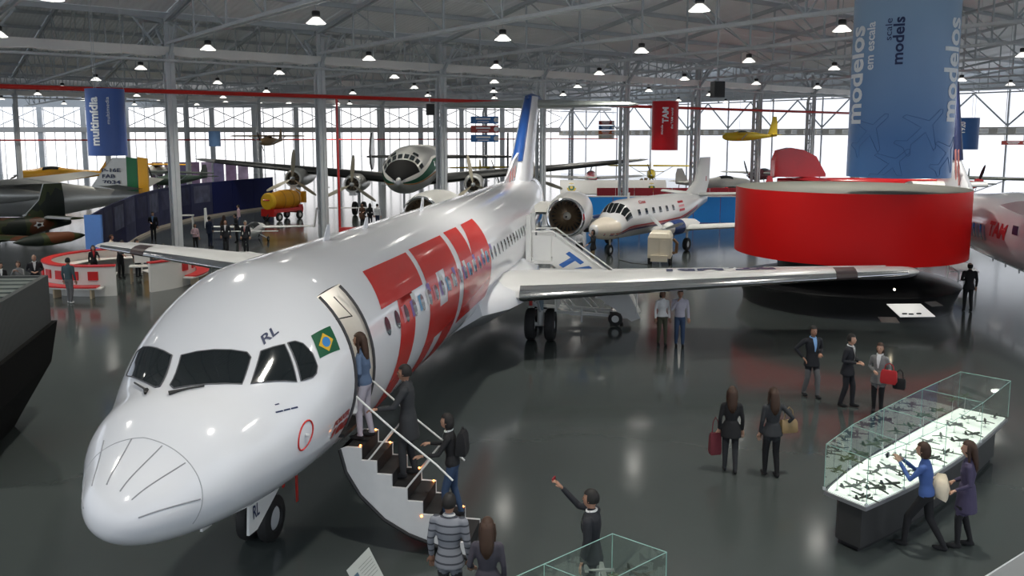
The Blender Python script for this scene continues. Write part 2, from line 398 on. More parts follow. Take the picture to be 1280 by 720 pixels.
# --- high-bay lamps
lampmat = mat('lamp_glow', (1,.97,.9), .5, emit=14.0, emcol=(1.0,.97,.90))
def lamp():
    t = thing('high_bay_lamp', 'x', 'lamp')
    mb = MB(); mb.lathe([(.02,.42),(.13,.40),(.15,.37),(.15,.24),(.10,.18)], 14, cap=True); mb.build('housing', BLACK, t)
    mb = MB(); mb.lathe([(.10,.2),(.20,.12),(.33,.0),(.345,-.03),(.32,.0),(.19,.11),(.09,.19)], 18); mb.build('reflector', mat('glass_reflector', (.80,.80,.76), .25, emit=.9, emcol=(1,.97,.9)), t)
    mb = MB(); mb.lathe([(.005,-.005),(.315,0),(.315,.004),(.005,.006)], 18, cap=True); mb.build('lamp_disc', lampmat, t)
    mb = MB(); mb.tube([(0,0,0),(0,0,1)], .015, 5); o = mb.build('hanger_rod', DSTEEL, t); o.location = (0,0,.44)
    ld = bpy.data.lights.new('lamp_light', 'AREA'); ld.shape = 'DISK'; ld.size = .42; ld.energy = LAMP_W; ld.color = (1.0,.96,.87); ld.spread = R_(112)
    lo = bpy.data.objects.new('lamp_light', ld); COL.objects.link(lo); lo.parent = t; lo.location = (0,0,-.02)
    return t
LZ = 10.25
lamps_px = [(69,1),(5,49),(262,63),(176,86),(120,100),(272,104),(78,110),(47,118),(104,125),(80,130),(2,124),(171,120),(168,131),(198,127),(234,128),(246,131),(279,122),(282,128),
 (394,26),(464,73),(349,92),(493,97),(518,110),(333,115),(441,117),(535,120),(630,47),(627,84),(618,103),(617,115),(618,123),(361,129),(326,130),(422,130),(437,130),
 (881,12),(804,64),(757,92),(937,78),(863,100),(722,109),(811,114),(704,119),(953,107),(887,119),(907,128),(848,126),(1051,40),(1040,89),(1025,114),(1270,75),(1192,106),(1250,112),(1192,127)]
spots = [p for p in (G(u_, v_, LZ) for u_, v_ in lamps_px) if RN.dot(p) > 45]
for d in (-4.0, 6.9, 17.8, 28.1, 39.6):                        # the near bay keeps a regular lattice, also over and behind the camera
    for k in range(-3, 10): spots.append(HW(4.9+8.32*k, d, LZ))
l0 = lamp()
for i, p in enumerate(spots):
    o = l0 if i == 0 else dup(l0)
    o.location = p; rod = [c for c in o.children if c.name.startswith('hanger_rod')][0]; rod.scale = (1,1,zroof(RN.dot(p))+.27-LZ-.44)
    near = p.length < 62
    o['label'] = 'lit high-bay lamp hanging over the near hall' if near else 'lit high-bay lamp hanging far back towards the walls'
    o['group'] = 'near high-bay lamps' if near else 'far high-bay lamps'
# ================================================================ aircraft tools (local axes: x = the aircraft's left, y = aft from the nose, z = up from the floor)
def herm(X, Y, q):
    m = [(Y[min(i+1,len(X)-1)]-Y[max(i-1,0)])/(X[min(i+1,len(X)-1)]-X[max(i-1,0)]) for i in range(len(X))]
    q = min(max(q, X[0]), X[-1]); i = 0
    while i < len(X)-2 and q > X[i+1]: i += 1
    h = X[i+1]-X[i]; t = (q-X[i])/h
    return (2*t**3-3*t**2+1)*Y[i]+(t**3-2*t**2+t)*h*m[i]+(-2*t**3+3*t**2)*Y[i+1]+(t**3-t**2)*h*m[i+1]
class Body:                                  # a fuselage given by stations: s, top, bottom, half-width
    def __init__(self, st, s0=0.0, root=True):
        self.s0 = s0; self.q = (lambda s: math.sqrt(max(s, 0))) if root else (lambda s: s)
        self.X = [self.q(a[0]) for a in st]; self.T = [a[1] for a in st]; self.B = [a[2] for a in st]; self.Wd = [a[3] for a in st]
    def sec(self, s):
        q = self.q(s-self.s0); return herm(self.X, self.T, q), herm(self.X, self.B, q), max(herm(self.X, self.Wd, q), .005)
    def pt(self, s, th, off=0.0):            # th in degrees from the top, positive to the left
        t, b, w = self.sec(s); a = R_(th); h = (t-b)/2
        n = Vector((math.sin(a)/max(w,.05), 0, math.cos(a)/max(h,.05))).normalized()
        return Vector((w*math.sin(a), s, (t+b)/2 + h*math.cos(a))) + n*off
    def map(self, off): return lambda s, th: self.pt(s, th, off)
    def loft(self, ss, n=48): 
        mb = MB(); mb.loft([[self.pt(s, 360*k/n) for k in range(n)] for s in ss], True); return mb
AF = [(0,0),(.012,.022),(.05,.045),(.15,.068),(.30,.075),(.5,.062),(.75,.032),(1,.003),(.75,-.02),(.5,-.034),(.30,-.040),(.15,-.036),(.05,-.024),(.012,-.012)]
def wing(secs, vertical=False, tk=1.0):      # secs: (span, s_le, height, chord, thickness factor)
    rings = []
    for y, s, z, c, k in secs:
        if vertical: rings.append([Vector((p[1]*c*k*tk, s+p[0]*c, z)) if False else Vector(((p[1]*c*k*tk if i <= 7 else -AF[14-i][1]*c*k*tk), s+p[0]*c, z)) for i, p in enumerate(AF)])
        else: rings.append([Vector((y, s+p[0]*c, z+p[1]*c*k*tk)) for p in AF])
    mb = MB(); mb.loft(rings, True); return mb
def le_strip(secs, frac, off=.006):          # a leading-edge skin proud of the wing
    idx = [4,3,2,1,0,13,12,11] if frac > .2 else [2,1,0,13,12,11] if frac < .1 else [3,2,1,0,13,12]
    rings = [[Vector((y, s+AF[i][0]*c-off*(1 if AF[i][0] < .06 else 0), z+AF[i][1]*c*k+(off if AF[i][1] > 0 else -off if AF[i][1] < 0 else 0))) for i in idx] for y, s, z, c, k in secs]
    mb = MB(); mb.loft(rings, False, closed=False); return mb
def wheel(name, parent, c, r, w, axis=(1,0,0), hub=None):
    mb = MB(); mb.lathe([(r*.55,-w/2),(r*.86,-w/2),(r*.97,-w*.36),(r,-w*.12),(r,w*.12),(r*.97,w*.36),(r*.86,w/2),(r*.55,w/2),(r*.5,w*.3),(r*.5,-w*.3),(r*.55,-w/2)], 24, c, axis)
    t = mb.build(name, RUBBER, parent)
    mb = MB(); mb.lathe([(.01,-w*.34),(r*.2,-w*.42),(r*.52,-w*.3),(r*.52,w*.3),(r*.2,w*.42),(.01,w*.34)], 20, c, axis, True)
    mb.build('hub', hub or WHITE2, t); return t
def propeller(parent, c, r, nb, ang0, m, hubm, tip=None, axis=(0,-1,0), cw=.22, hubr=.16):
    x, y, d = frame(axis); c = Vector(c)
    mb = MB(); mb.lathe([(hubr,-.25),(hubr,.05),(hubr*.7,.25),(.01,.34)], 14, c, axis, True); p = mb.build('propeller_hub', hubm, parent)
    for i in range(nb):
        a = R_(ang0)+2*PI*i/nb; e = x*math.cos(a)+y*math.sin(a); t = d.cross(e).normalized()
        rings = []
        for fr, ch, tw in ((.06,.35,1.2),(.25,.85,.9),(.55,1.0,.6),(.85,.75,.4),(.97,.45,.35),(1.0,.15,.35)):
            u_ = (t*math.cos(tw)+d*math.sin(tw)); n_ = e.cross(u_).normalized(); w_ = cw*ch*.5
            rings.append([c+e*(r*fr)+u_*w_, c+e*(r*fr)+n_*w_*.18, c+e*(r*fr)-u_*w_, c+e*(r*fr)-n_*w_*.18])
        mb = MB(); mb.loft(rings, True); mb.build('blade', m, p)
    return p
def craft(name, label, nose, psi, cat='airplane', group=None):
    return thing(name, label, cat, nose, -psi, group)

# ================================================================ the white twin-jet airliner in the foreground
PSI = 0.170
jet = craft('jet_airliner', 'white twin-jet airliner with red block letters, its front door stairs lowered', Vector((-4.478, 9.148, 0)), PSI)
FU = Body([(0,1.895,1.875,.013),(.25,2.313,1.576,.497),(.6,2.556,1.432,.741),(1.1,2.95,1.319,1.06),(1.8,3.20,1.207,1.27),(2.6,3.85,1.14,1.54),(3.5,4.30,1.062,1.63),(4.5,4.362,1.02,1.662),(5.5,4.36,1.018,1.675),(7.5,4.35,1.017,1.68),(20.5,4.36,1.02,1.68),(23.5,4.38,1.18,1.62),(26.5,4.42,1.72,1.38),(29.5,4.40,2.55,.98),(32.0,4.30,3.35,.52),(33.6,4.15,3.80,.12)], -.29)
DS0, DS1, DT0, DT1 = 3.20, 4.06, 41.0, 122.0
ss = [-.29+.6*(i/12)**2 for i in range(13)] + [.45+.16*i for i in range(17)] + [DS0, 3.4, 3.6, 3.8, DS1, 4.3, 4.7, 5.2, 6, 7, 8, 9, 10, 11, 12, 13, 14, 15, 16, 17, 18, 19, 20, 20.8, 21.6, 22.4, 23.2, 24, 25, 26, 27, 28, 29, 30, 31, 32, 33, 33.3]
ss = sorted(set(round(s, 3) for s in ss)); ss = [s for s in ss if not (2.95 < s < 3.2 and s != DS0)]
ths = sorted(set([i*5.0 for i in range(72)] + [DT0, DT1])); ths = [t for t in ths if t not in (40.0, 120.0)]
n = len(ths); V = [FU.pt(s, t) for s in ss for t in ths]; FF = []
for i in range(len(ss)-1):
    for j in range(n):
        tm = (ths[j] + (ths[j+1] if j < n-1 else 360))/2; sm = (ss[i]+ss[i+1])/2
        if DS0 < sm < DS1 and DT0 < tm < DT1: continue
        k = (j+1) % n; FF.append((i*n+j, i*n+k, (i+1)*n+k, (i+1)*n+j))
FF.append(tuple(range(n))); FF.append(tuple(range((len(ss)-1)*n, len(ss)*n)))
mb = MB(); mb.add(V, FF); mb.build('fuselage', WHITE, jet, ang=40)
# door opening: jamb lining, vestibule, open cabin
CREAM = mat('cream_cabin_lining', (.70,.66,.58), .5); SEAL = mat('dark_seal', (.05,.05,.055), .6)
def rim(mb, s_, t0, t1, depth, k=10):
    a = [FU.pt(s_, t0+(t1-t0)*i/k) for i in range(k+1)]; b_ = [Vector((p.x-depth if p.x-depth > .15 else .15, p.y, p.z)) for p in a]
    mb.loft([a, b_], False, closed=False)
mb = MB(); rim(mb, DS0, DT0, DT1, .9); mb.build('door_jamb', SEAL, jet)
mb = MB(); rim(mb, DS1, DT0, DT1, .9); mb.build('door_jamb', mat('pale_door_lining', (.74,.72,.68), .4), jet)
mb = MB(); a = FU.pt(DS0, DT0); b_ = FU.pt(DS1, DT0); mb.loft([[a, b_], [a-Vector((.9,0,-.05)), b_-Vector((.9,0,-.05))]], False, closed=False); mb.build('door_lintel', SEAL, jet)
mb = MB(); a = FU.pt(DS0, DT1); mb.box((.75, (DS0+DS1)/2, a.z-.03), (1.4, DS1-DS0, .05)); mb.build('door_sill', BLACK, jet, smooth=False)
mb = MB(); mb.box((.14, (DS0+DS1)/2, 2.8), (.05, 1.2, 2.4)); mb.build('cabin_bulkhead', CREAM, jet, smooth=False)
mb = MB(); mb.tube([FU.pt(DS0+.03, t, .01) for t in range(42, 122, 5)], .022, 6); mb.tube([FU.pt(DS1-.03, t, -.01) for t in range(42, 122, 5)], .022, 6); mb.build('door_seal', SEAL, jet)
mb = MB(); mb.tube([FU.pt(DS1-.05, 44, -.2), FU.pt(DS1-.12, 60, -.12), FU.pt(DS0+.2, 50, -.5)], .012, 5); mb.build('door_cable', BLACK, jet)
mb = MB(); mb.lathe([(.09,0),(.09,.03),(.01,.03)], 14, (.75,3.63,3.78), (0,0,1)); cl = mb.build('vestibule_fill_disc', mat('vestibule_fill_glow',(1,.95,.85),.5,emit=4,emcol=(1,.93,.8)), jet)  # glowing disc added to brighten the vestibule lining, not a known fitting
ld = bpy.data.lights.new('vestibule_fill_light', 'POINT'); ld.energy = 7; ld.color = (1,.93,.82); ld.shadow_soft_size = .1; lo = bpy.data.objects.new('vestibule_fill_light', ld); COL.objects.link(lo); lo.parent = cl; lo.location = (.75,3.63,3.70)  # added fill light that lifts the cream lining inside the door
# radome arc and lightning strips
LINE = mat('grey_seam', (.42,.43,.45), .4)
mb = MB(); mb.tube([FU.pt(.46-.001*abs(t), t, .001) for t in range(-120, 125, 5)], .006, 5, cap=False); mb.build('radome_seam', LINE, jet)
STRIP = mat('lightning_strip', (.30,.31,.33), .4)
for t0, t1, s0, s1 in ((-45,-40,.02,.53),(-18,-10,-.04,.45),(7,19,-.1,.42),(32,46,-.13,.39),(71,88,-.18,.35),(-75,-68,-.1,.42)):
    mb = MB(); mb.tube([FU.pt(s0+(s1-s0)*i/8, t0+(t1-t0)*i/8, .002) for i in range(9)], .009, 5); mb.build('lightning_strip', STRIP, jet)
# cockpit windows (frame strip and pane each)
FRAME = mat('window_frame', (.10,.10,.11), .4)
def pane(poly, off=.012):
    g = decal('cockpit_window', [poly], FU.map(off), DARKG, jet, .12, 4)
    mb = MB(); pts = []
    for i in range(len(poly)):
        p, q = poly[i], poly[(i+1) % len(poly)]
        for k in range(4): pts.append(FU.pt(p[0]+(q[0]-p[0])*k/4, p[1]+(q[1]-p[1])*k/4, off))
    mb.tube(pts+[pts[0]], .009, 6, cap=False); mb.build('window_seal', FRAME, g)
pane([(2.09,-44),(1.74,-16.4),(1.22,-11.9),(1.21,-14.7),(1.86,-55.7),(2.12,-50.6)])
pane([(1.72,-10.1),(1.88,26.2),(1.85,29.6),(1.54,33.9),(1.16,-.9),(1.24,-5.5)])
pane([(1.96,32.8),(2.19,42),(1.99,60.7),(1.6,38.1)])
pane([(2.23,43),(2.32,45.8),(2.38,50),(2.40,58),(2.36,64.7),(2.29,67),(2.21,66.8),(2.04,62.6)])
for pts in ([(1.15,-19),(1.05,-17),(1.2,-22),(1.5,-38)], [(1.02,0),(1.1,5),(1.17,9),(1.28,16)]):
    mb = MB(); mb.tube([FU.pt(s, t, .03) for s, t in pts], [.03,.018,.014,.012], 6); mb.build('windscreen_wiper', BLACK, jet)
# lettering and marks
NAVY = mat('navy_lettering', (.02,.03,.09), .4)
lettering('nose_registration', 'RL', .24, lambda x, y: FU.pt(2.04+x*.78+y*.28, 32.6+x*11.5-y*17, .008), NAVY, jet, .02, width=.30, stepy=.08)
FG, FY, FB = mat('flag_green', (.01,.10,.045), .35), mat('flag_yellow', (.75,.45,.03), .35), mat('flag_blue', (.04,.22,.55), .35)
fl_ = decal('flag', [[(2.57,51.2),(2.99,57.5-1),(2.94,69.5),(2.47,63.1)]], FU.map(.006), FG, jet, .1, 4)
def flagmap(a, b_): return (2.57+.42*a-.10*b_, 51.2+5.8*a+12.2*b_)
decal('flag_lozenge', [[flagmap(.12,.5), flagmap(.5,.12), flagmap(.88,.5), flagmap(.5,.88)]], FU.map(.010), FY, fl_, .1, 4)
decal('flag_disc', [[flagmap(.5+.2*math.cos(i*PI/8), .5+.2*math.sin(i*PI/8)) for i in range(16)]], FU.map(.014), FB, fl_, .1, 4)
mb = MB(); mb.tube([FU.pt(1.9+.13*math.cos(i*PI/12), 93.5+9.2*math.sin(i*PI/12), .004) for i in range(25)], .013, 5, cap=False); mb.build('red_ring_mark', RED, jet)
mb = MB(); mb.tube([FU.pt(1.9, 93, .0), FU.pt(1.9, 93, .06)], .02, 8); mb.build('static_port', STEEL, jet)
for a, t_, L_, h_ in ((1.62,58.6,.05,.9),(1.575,62.4,.09,1.1),(1.675,65.7,.08,1.1),(1.765,68.7,.09,1.1)):    # tiny nose inscription, too small to read
    decal('small_nose_text', [[(a,t_),(a+L_,t_+L_*33),(a+L_,t_+L_*33+h_),(a,t_+h_)]], FU.map(.006), NAVY, jet)
EMB = mat('emblem_dark_red', (.30,.012,.010), .4)
lettering('nose_emblem', 'FOKKER', .12, lambda x, y: FU.pt(2.62+x*1.15, 108-y*34+x*2, .006), EMB, jet, .05, width=.46)
lettering('nose_emblem', '100', .20, lambda x, y: FU.pt(2.66+x*1.15, 116-y*34+x*2, .006), EMB, jet, .07, width=.46)
TR = mat('tam_red', (.58,.022,.016), .25, var=.05, scale=1, coat=.3)
sl = lambda th: -.0138*(th-40)                      # the slant of the big letters
def SQ(a, b_, t0, t1): return [(a+sl(t0), t0), (b_+sl(t0), t0), (b_+sl(t1), t1), (a+sl(t1), t1)]
decal('red_letter_t', [SQ(5.14,7.62,40,65), SQ(5.98,6.86,65,138)], FU.map(.005), TR, jet, .5, 5)
decal('red_letter_a', [SQ(7.87,10.38,39,63), SQ(7.87,8.66,63,86), SQ(9.28,10.38,63,86), SQ(7.87,10.38,86,106), SQ(7.87,8.66,106,138), SQ(9.28,10.38,106,138)], FU.map(.005), TR, jet, .5, 5)
decal('red_letter_m', [[(10.77,38),(12.03,38),(11.62,66),(10.77+sl(66),66)], [(12.57,38),(14.03,37),(14.03+sl(66),66),(11.62,66)], SQ(10.77,14.03,66,112)], FU.map(.005), TR, jet, .5, 5)
PICS = [mat('print_'+k, c, .35) for k, c in (('sky',(.12,.38,.62)),('violet',(.22,.14,.42)),('pink',(.62,.22,.26)),('pale',(.62,.64,.62)))]
wmat = mat('cabin_window', (.05,.07,.09), .1, coat=.4)
for i in range(34):
    s = 4.82+.522*i
    for sg in (1, -1):
        g = decal('cabin_window', [[(s+.11*math.cos(a*PI/8), sg*(75.2+5.6*math.sin(a*PI/8))) for a in range(16)]], FU.map(.011), wmat, jet, None, 4)
    if 5.6 < s < 13.9:
        decal('printed_picture', [[(s-.20,70),(s+.02,69.5),(s-.0,79),(s-.22,80)]], FU.map(.008), PICS[(i*7) % 4], jet, None, 4)
        if i % 2: decal('printed_picture', [[(s-.02,66),(s+.2,66),(s+.18,72),(s-.04,72)]], FU.map(.008), PICS[(i*3+2) % 4], jet, None, 4)
for s, t, h in ((6.2,0,.28),(8.3,0,.22),(12.6,0,.34)):
    mb = MB(); p = FU.pt(s, t); mb.loft([[p+Vector((-.015,-.12,-.02)),p+Vector((.015,-.12,-.02)),p+Vector((.015,.16,-.02)),p+Vector((-.015,.16,-.02))],[p+Vector((-.008,.08,h)),p+Vector((.008,.08,h)),p+Vector((.008,.2,h)),p+Vector((-.008,.2,h))]]); mb.build('blade_antenna', WHITE, jet)
# wings
WMET = mat('wing_grey_paint', (.66,.66,.65), .3, .1, var=.05, scale=1.5)
for sg, dih in ((1, .026), (-1, .040)):
    def sec(y, k=1.0):
        le = 13.35+.375*y; te = 19.0+.115*max(0, y-4.6) if y > 4.6 else 19.0
        te = min(te, le+4.9); return (sg*y, le, 1.76+dih*y, max(te-le, 1.45) if y < 13.6 else 1.45, 1.35)
    ys = [1.2, 2.2, 3.4, 4.6, 6.5, 8.5, 10.5, 12.5, 13.6]
    secs = [sec(y) for y in ys]; y_, s_, z_, c_, k_ = sec(13.6); secs += [(sg*13.95, s_+.22, z_+.01, c_*.82, .8), (sg*14.04, s_+.5, z_+.02, c_*.5, .3)]
    wg = wing(secs).build('wing', WMET, jet, ang=50)
    le_strip([sec(y) for y in (2.3, 4.6, 6.5, 8.5, 10.5, 12.5, 13.6)], .05).build('leading_edge', CHROME, wg)
    band = [sec(y) for y in (11.35, 12.0)]
    le_strip(band, .25, .012).build('dark_wing_band', mat('dark_brown_band', (.05,.035,.035), .4), wg)
    for y0, y1 in ((2.4, 4.5), (4.7, 8.3), (9.4, 13.2)):            # flaps and aileron as separate trailing panels
        a, b_ = sec(y0), sec(y1); mb = MB()
        mb.loft([[Vector((q[0], q[1]+q[3]*.72, q[2]+q[3]*.060)), Vector((q[0], q[1]+q[3]*1.01, q[2]+.014)), Vector((q[0], q[1]+q[3]*1.01, q[2]-.004)), Vector((q[0], q[1]+q[3]*.72, q[2]+q[3]*.030))] for q in (a, b_)]); mb.build('flap' if y1 < 9 else 'aileron', WMET, wg)
    for y in (4.7, 8.6):
        q = sec(y); mb = MB(); mb.loft([[Vector((q[0]+w_*math.cos(k*PI/4), q[1]+q[3]*f_, q[2]-.12+h_*math.sin(k*PI/4))) for k in range(8)] for f_, w_, h_ in ((.45,.01,.01),(.6,.12,.14),(.9,.14,.18),(1.15,.08,.1),(1.3,.01,.01))]); mb.build('flap_track_fairing', WHITE2, wg)
    y_ = 7.7; q = sec(y_)
    # wing-root fairing
    mb = MB(); mb.loft([[Vector((sg*(x+dx), s, z)) for x, z in ((.5,1.05),(1.6,1.15),(2.35,1.62),(2.25,1.98),(1.55,2.25),(.8,2.2))] for s, dx in ((12.6,-.75),(13.6,-.2),(14.6,.02),(17,.05),(19.2,-.1),(20.6,-.75))]); mb.build('wing_root_fairing', WHITE, jet, ang=60)
def wtop(x, fr):                                   # upper skin of the left wing
    le = 13.35+.375*x; te = min(19.0+.115*max(0, x-4.6), le+4.9); c = max(te-le, 1.45); k = 0
    while k < 6 and AF[k+1][0] < fr: k += 1
    a, b2 = AF[k], AF[k+1]; t = (fr-a[0])/(b2[0]-a[0]); return Vector((x, le+fr*c, 1.76+.026*x+(a[1]+(b2[1]-a[1])*t)*c*1.35+.012))
lettering('wing_registration', 'PT-MRL', 1.0, lambda x, y: wtop(9.6-x, .68-.42*y), NAVY, jet, .04, width=3.6, stepy=.12, step=.4)
# engines
FAN = mat('bronze_fan_blade', (.30,.22,.14), .35, .7); INL = mat('dark_inlet', (.10,.08,.06), .5)
NAC = mat('nacelle_cream', (.74,.73,.69), .25, var=.03, coat=.2)
for sg in (1, -1):
    o = Vector((sg*2.74, 22.0, 3.31)); ax = (0,1,0)
    mb = MB(); mb.lathe([(.60,.10),(.62,.02),(.66,0),(.70,.05),(.76,.3),(.82,.9),(.84,1.7),(.82,2.6),(.74,3.6),(.60,4.5),(.52,5.0),(.46,5.0),(.5,4.4)], 40, o, ax); nac = mb.build('engine_nacelle', NAC, jet)
    mb = MB(); mb.lathe([(.60,.10),(.62,.02),(.662,-.004),(.705,.05),(.72,.12)], 40, o, ax); mb.build('inlet_lip', CHROME, nac)
    mb = MB(); mb.lathe([(.60,.10),(.575,.3),(.575,.75)], 40, o, ax); mb.build('inlet_duct', INL, nac)
    mb = MB(); mb.lathe([(.575,.74),(.01,.74)], 40, o, ax); mb.build('fan_backing', BLACK, nac)
    mb = MB(); mb.lathe([(.006,.30),(.07,.38),(.13,.52),(.16,.68)], 20, o, ax, True); mb.build('spinner', mat('pale_spinner', (.70,.68,.62), .4), nac)
    mb = MB(); mb.lathe([(.002,.285),(.035,.325),(.04,.34)], 10, o, ax, True); mb.build('spinner_tip', BLACK, nac)
    if sg == 1:
        bm_ = MB(); rings = []
        for fr, tw in ((.15,.25),(.36,.6),(.57,1.0)):
            t = Vector((math.cos(tw), math.sin(tw), 0)); w_ = .045+.06*fr
            rings.append([Vector((0,0,fr))+t*w_, Vector((.006,.006,fr)), Vector((0,0,fr))-t*w_, Vector((-.006,-.006,fr))])
        bm_.loft(rings); bme = bm_.mesh('fan_blade'); bme.materials.append(FAN)
    for k in range(22):
        f_ = obj('fan_blade', bme, None, nac); f_.matrix_local = Matrix.Translation(o+Vector((0,.62,0))) @ Matrix.Rotation(2*PI*k/22, 4, 'Y')
    mb = MB(); mb.loft([[Vector((sg*x, s, z)) for s, z in ((23.0,3.42),(23.6,3.62),(26,3.6),(27.2,3.45),(26,3.3),(23.6,3.28))] for x in (1.1, 2.1)]); mb.build('engine_pylon', NAC, jet)
# fin, rudder, tailplane
FINW = mat('fin_white', (.78,.79,.82), .25); FINB = mat('fin_blue', (.015,.07,.27), .3, var=.06, coat=.2)
fs = [(0,26.3,4.3,6.2,1.1),(0,27.6,5.2,5.3,1.1),(0,30.3,7.6,4.0,1.1),(0,30.9,8.15,3.6,1.0)]
fin = wing(fs, True).build('fin', FINW, jet)
wing([(0,s-.03,z,c*.20,3.2) for _, s, z, c, k in fs[1:]], True).build('fin_leading_edge', FINB, fin)
mb = MB(); mb.loft([[Vector((x*w_, s, z)) for x, z in ((-1,4.28),(1,4.28),(.25,h_),(-.25,h_))] for s, w_, h_ in ((24.3,.02,4.36),(25.6,.10,4.75),(26.9,.16,5.3),(28.2,.2,5.6))]); dn = mb.build('dorsal_fin', FINW, jet)
for k in range(3):
    mb = MB(); s = 25.35+.5*k; mb.box((.125+.012*k, s, 4.62+.08*k), (.02, .16, .5), Matrix.Rotation(-.5,3,'X')); mb.build('red_stripe', mat('pink_stripe', (.70,.25,.22), .4), dn)
mb = MB(); mb.loft([[Vector((.24*math.cos(k*PI/6)*w_, s, 8.02+.30*math.sin(k*PI/6)*w_)) for k in range(12)] for s, w_ in ((30.6,.05),(31.0,.6),(32,1.0),(34,1.0),(35.2,.6),(35.6,.05))]); mb.build('tail_bullet', FINB, jet)
TG = mat('tailplane_grey_green', (.35,.38,.36), .35, .2)
for sg in (1, -1):
    secs = [(sg*y, 32.0+.40*y, 7.78+.01*y, 3.1-.30*y, 1.2) for y in (.1,1.5,3,4.6)] + [(sg*5.02, 34.15, 7.85, 1.1, .4)]
    tp = wing(secs).build('tailplane', TG, jet); le_strip(secs[:-1], .15).build('leading_edge', TG, tp)
# landing gear
for sg in (1, -1):
    x = sg*2.56; mb = MB(); mb.tube([(x,16.8,1.75),(x,16.8,.52)], .085, 10); st_ = mb.build('main_gear_strut', mat('gear_blue_grey', (.28,.36,.42), .4), jet)
    mb = MB(); mb.tube([(x,16.8,.95),(x,16.8,.50)], .11, 10); mb.tube([(x-.3,16.8,.50),(x+.3,16.8,.50)], .06, 8); mb.build('axle', WHITE2, st_)
    mb = MB(); mb.tube([(x,16.8,1.0),(x-sg*.9,16.7,1.6)], .04, 6); mb.tube([(x,16.75,.9),(x,15.9,1.5)], .035, 6); mb.build('side_brace', STEEL, st_)
    mb = MB(); mb.box((x-.28,16.6,1.28),(.10,.06,.32)); mb.build('red_tag', RED, st_)
    mb = MB(); mb.box((x+sg*.5,16.9,1.35),(.05,1.0,.7)); mb.build('gear_door', WHITE2, st_)
    for dx in (-.305, .305): wheel('main_wheel', jet, (x+dx,16.8,.50), .50, .30, hub=STEEL)
mb = MB(); mb.tube([(0,3.3,1.25),(0,3.3,.36)], .06, 10); ns = mb.build('nose_gear_strut', WHITE2, jet)
mb = MB(); mb.tube([(-.2,3.3,.36),(.2,3.3,.36)], .05, 8); mb.build('axle', STEEL, ns)
for dx in (-.17, .17): wheel('nose_wheel', jet, (dx,3.3,.36), .36, .19, hub=STEEL)
mb = MB(); mb.prism([(2.25,1.12),(3.35,1.07),(3.35,.98),(2.45,.60),(2.2,.62)], -.02, .02, Matrix(((0,0,1,.36),(1,0,0,0),(0,1,0,0),(0,0,0,1)))); gd = mb.build('nose_gear_door', WHITE2, jet, smooth=False)
mb = MB(); mb.prism([(2.25,1.12),(3.35,1.07),(3.35,.98),(2.45,.60),(2.2,.62)], -.02, .02, Matrix(((0,0,1,-.36),(1,0,0,0),(0,1,0,0),(0,0,0,1)))); mb.build('nose_gear_door', WHITE2, jet, smooth=False)
lettering('door_registration', 'RL', .20, lambda x, y: Vector((.385, 2.33+x*.9, .80+y)), NAVY, gd, .02, width=.22)
for y, x, h in ((3.72,.42,.62),(3.5,.30,.3)):
    mb = MB(); mb.box((x, y, 1.08-h/2), (.015, .07, h)); mb.build('red_streamer', RED, jet, smooth=False)
# front airstair: the lowered door with its steps
air = []
SW = mat('stair_white', (.66,.67,.68), .4); TREAD = mat('black_tread', (.012,.012,.013), .7)
st0, st1 = DS0+.02, DS1-.02
NS = 8
def notch(k): return 1.46+.235*k, 1.62-.195*k
prof = []
for k in range(NS):
    y, z = notch(k); y2, z2 = notch(k+1); prof += [(y, z), (y2, z)]
outer = [(3.36,.02),(3.05,.10),(2.72,.22),(2.41,.32),(2.04,.52),(1.67,.87),(1.45,1.23),(1.36,1.58)]
poly = prof + outer
MS = lambda s: Matrix(((1,0,0,0),(0,0,1,s),(0,1,0,0),(0,0,0,1)))
stair = []
for s in (st0, st1-.04):
    mb = MB(); mb.prism(poly, 0, .04, MS(s)); sp = mb.build('airstair_side', SW, jet, smooth=False); stair.append(sp)
mb = MB(); pts = outer
for (a0, a1), (b0, b1) in zip(pts[:-1], pts[1:]): mb.add([(a0,st0-.02,a1),(b0,st0-.02,b1),(b0,st1+.02,b1),(a0,st1+.02,a1),(a0+.03,st0-.02,a1-.045),(b0+.03,st0-.02,b1-.045),(b0+.03,st1+.02,b1-.045),(a0+.03,st1+.02,a1-.045)], [(0,1,2,3),(4,5,6,7),(0,1,5,4),(3,2,6,7)])
mb.build('airstair_door_skin', BLACK, jet)
mb = MB(); mb.tube([(a0,st0-.012,a1) for a0, a1 in outer], .026, 6); mb.build('airstair_edge_seal', BLACK, jet)
ORANGE = mat('orange_step_lamp', (1,.45,.12), .4, emit=9, emcol=(1,.30,.06))
for k in range(NS):
    y, z = notch(k); y2, z2 = notch(k+1)
    mb = MB(); mb.box(((y+y2)/2, (st0+st1)/2, z-.02), (.235, st1-st0-.09, .03)); mb.box((y2-.01, (st0+st1)/2, (z+z2)/2-.02), (.012, st1-st0-.09, .19)); o = mb.build('airstair_step', TREAD, jet, smooth=False)
    if k < 7:
        for s in ((st1-.06),) + (((st0+.06),) if k in (0,) else ()):
            mb = MB(); mb.ell((y2-.03, s, z+.012), (.018,.018,.014), 8, 6); mb.build('step_lamp', ORANGE, o)
            ld = bpy.data.lights.new('step_light', 'POINT'); ld.energy = .08; ld.color = (1,.32,.08); ld.shadow_soft_size = .03; lo = bpy.data.objects.new('step_light', ld); COL.objects.link(lo); lo.parent = o; lo.location = (y2-.02, s-.04, z+.05)
mb = MB(); mb.ell((2.62,st0-.005,.62),(.018,.012,.018),8,6); mb.build('side_lamp', ORANGE, stair[0])
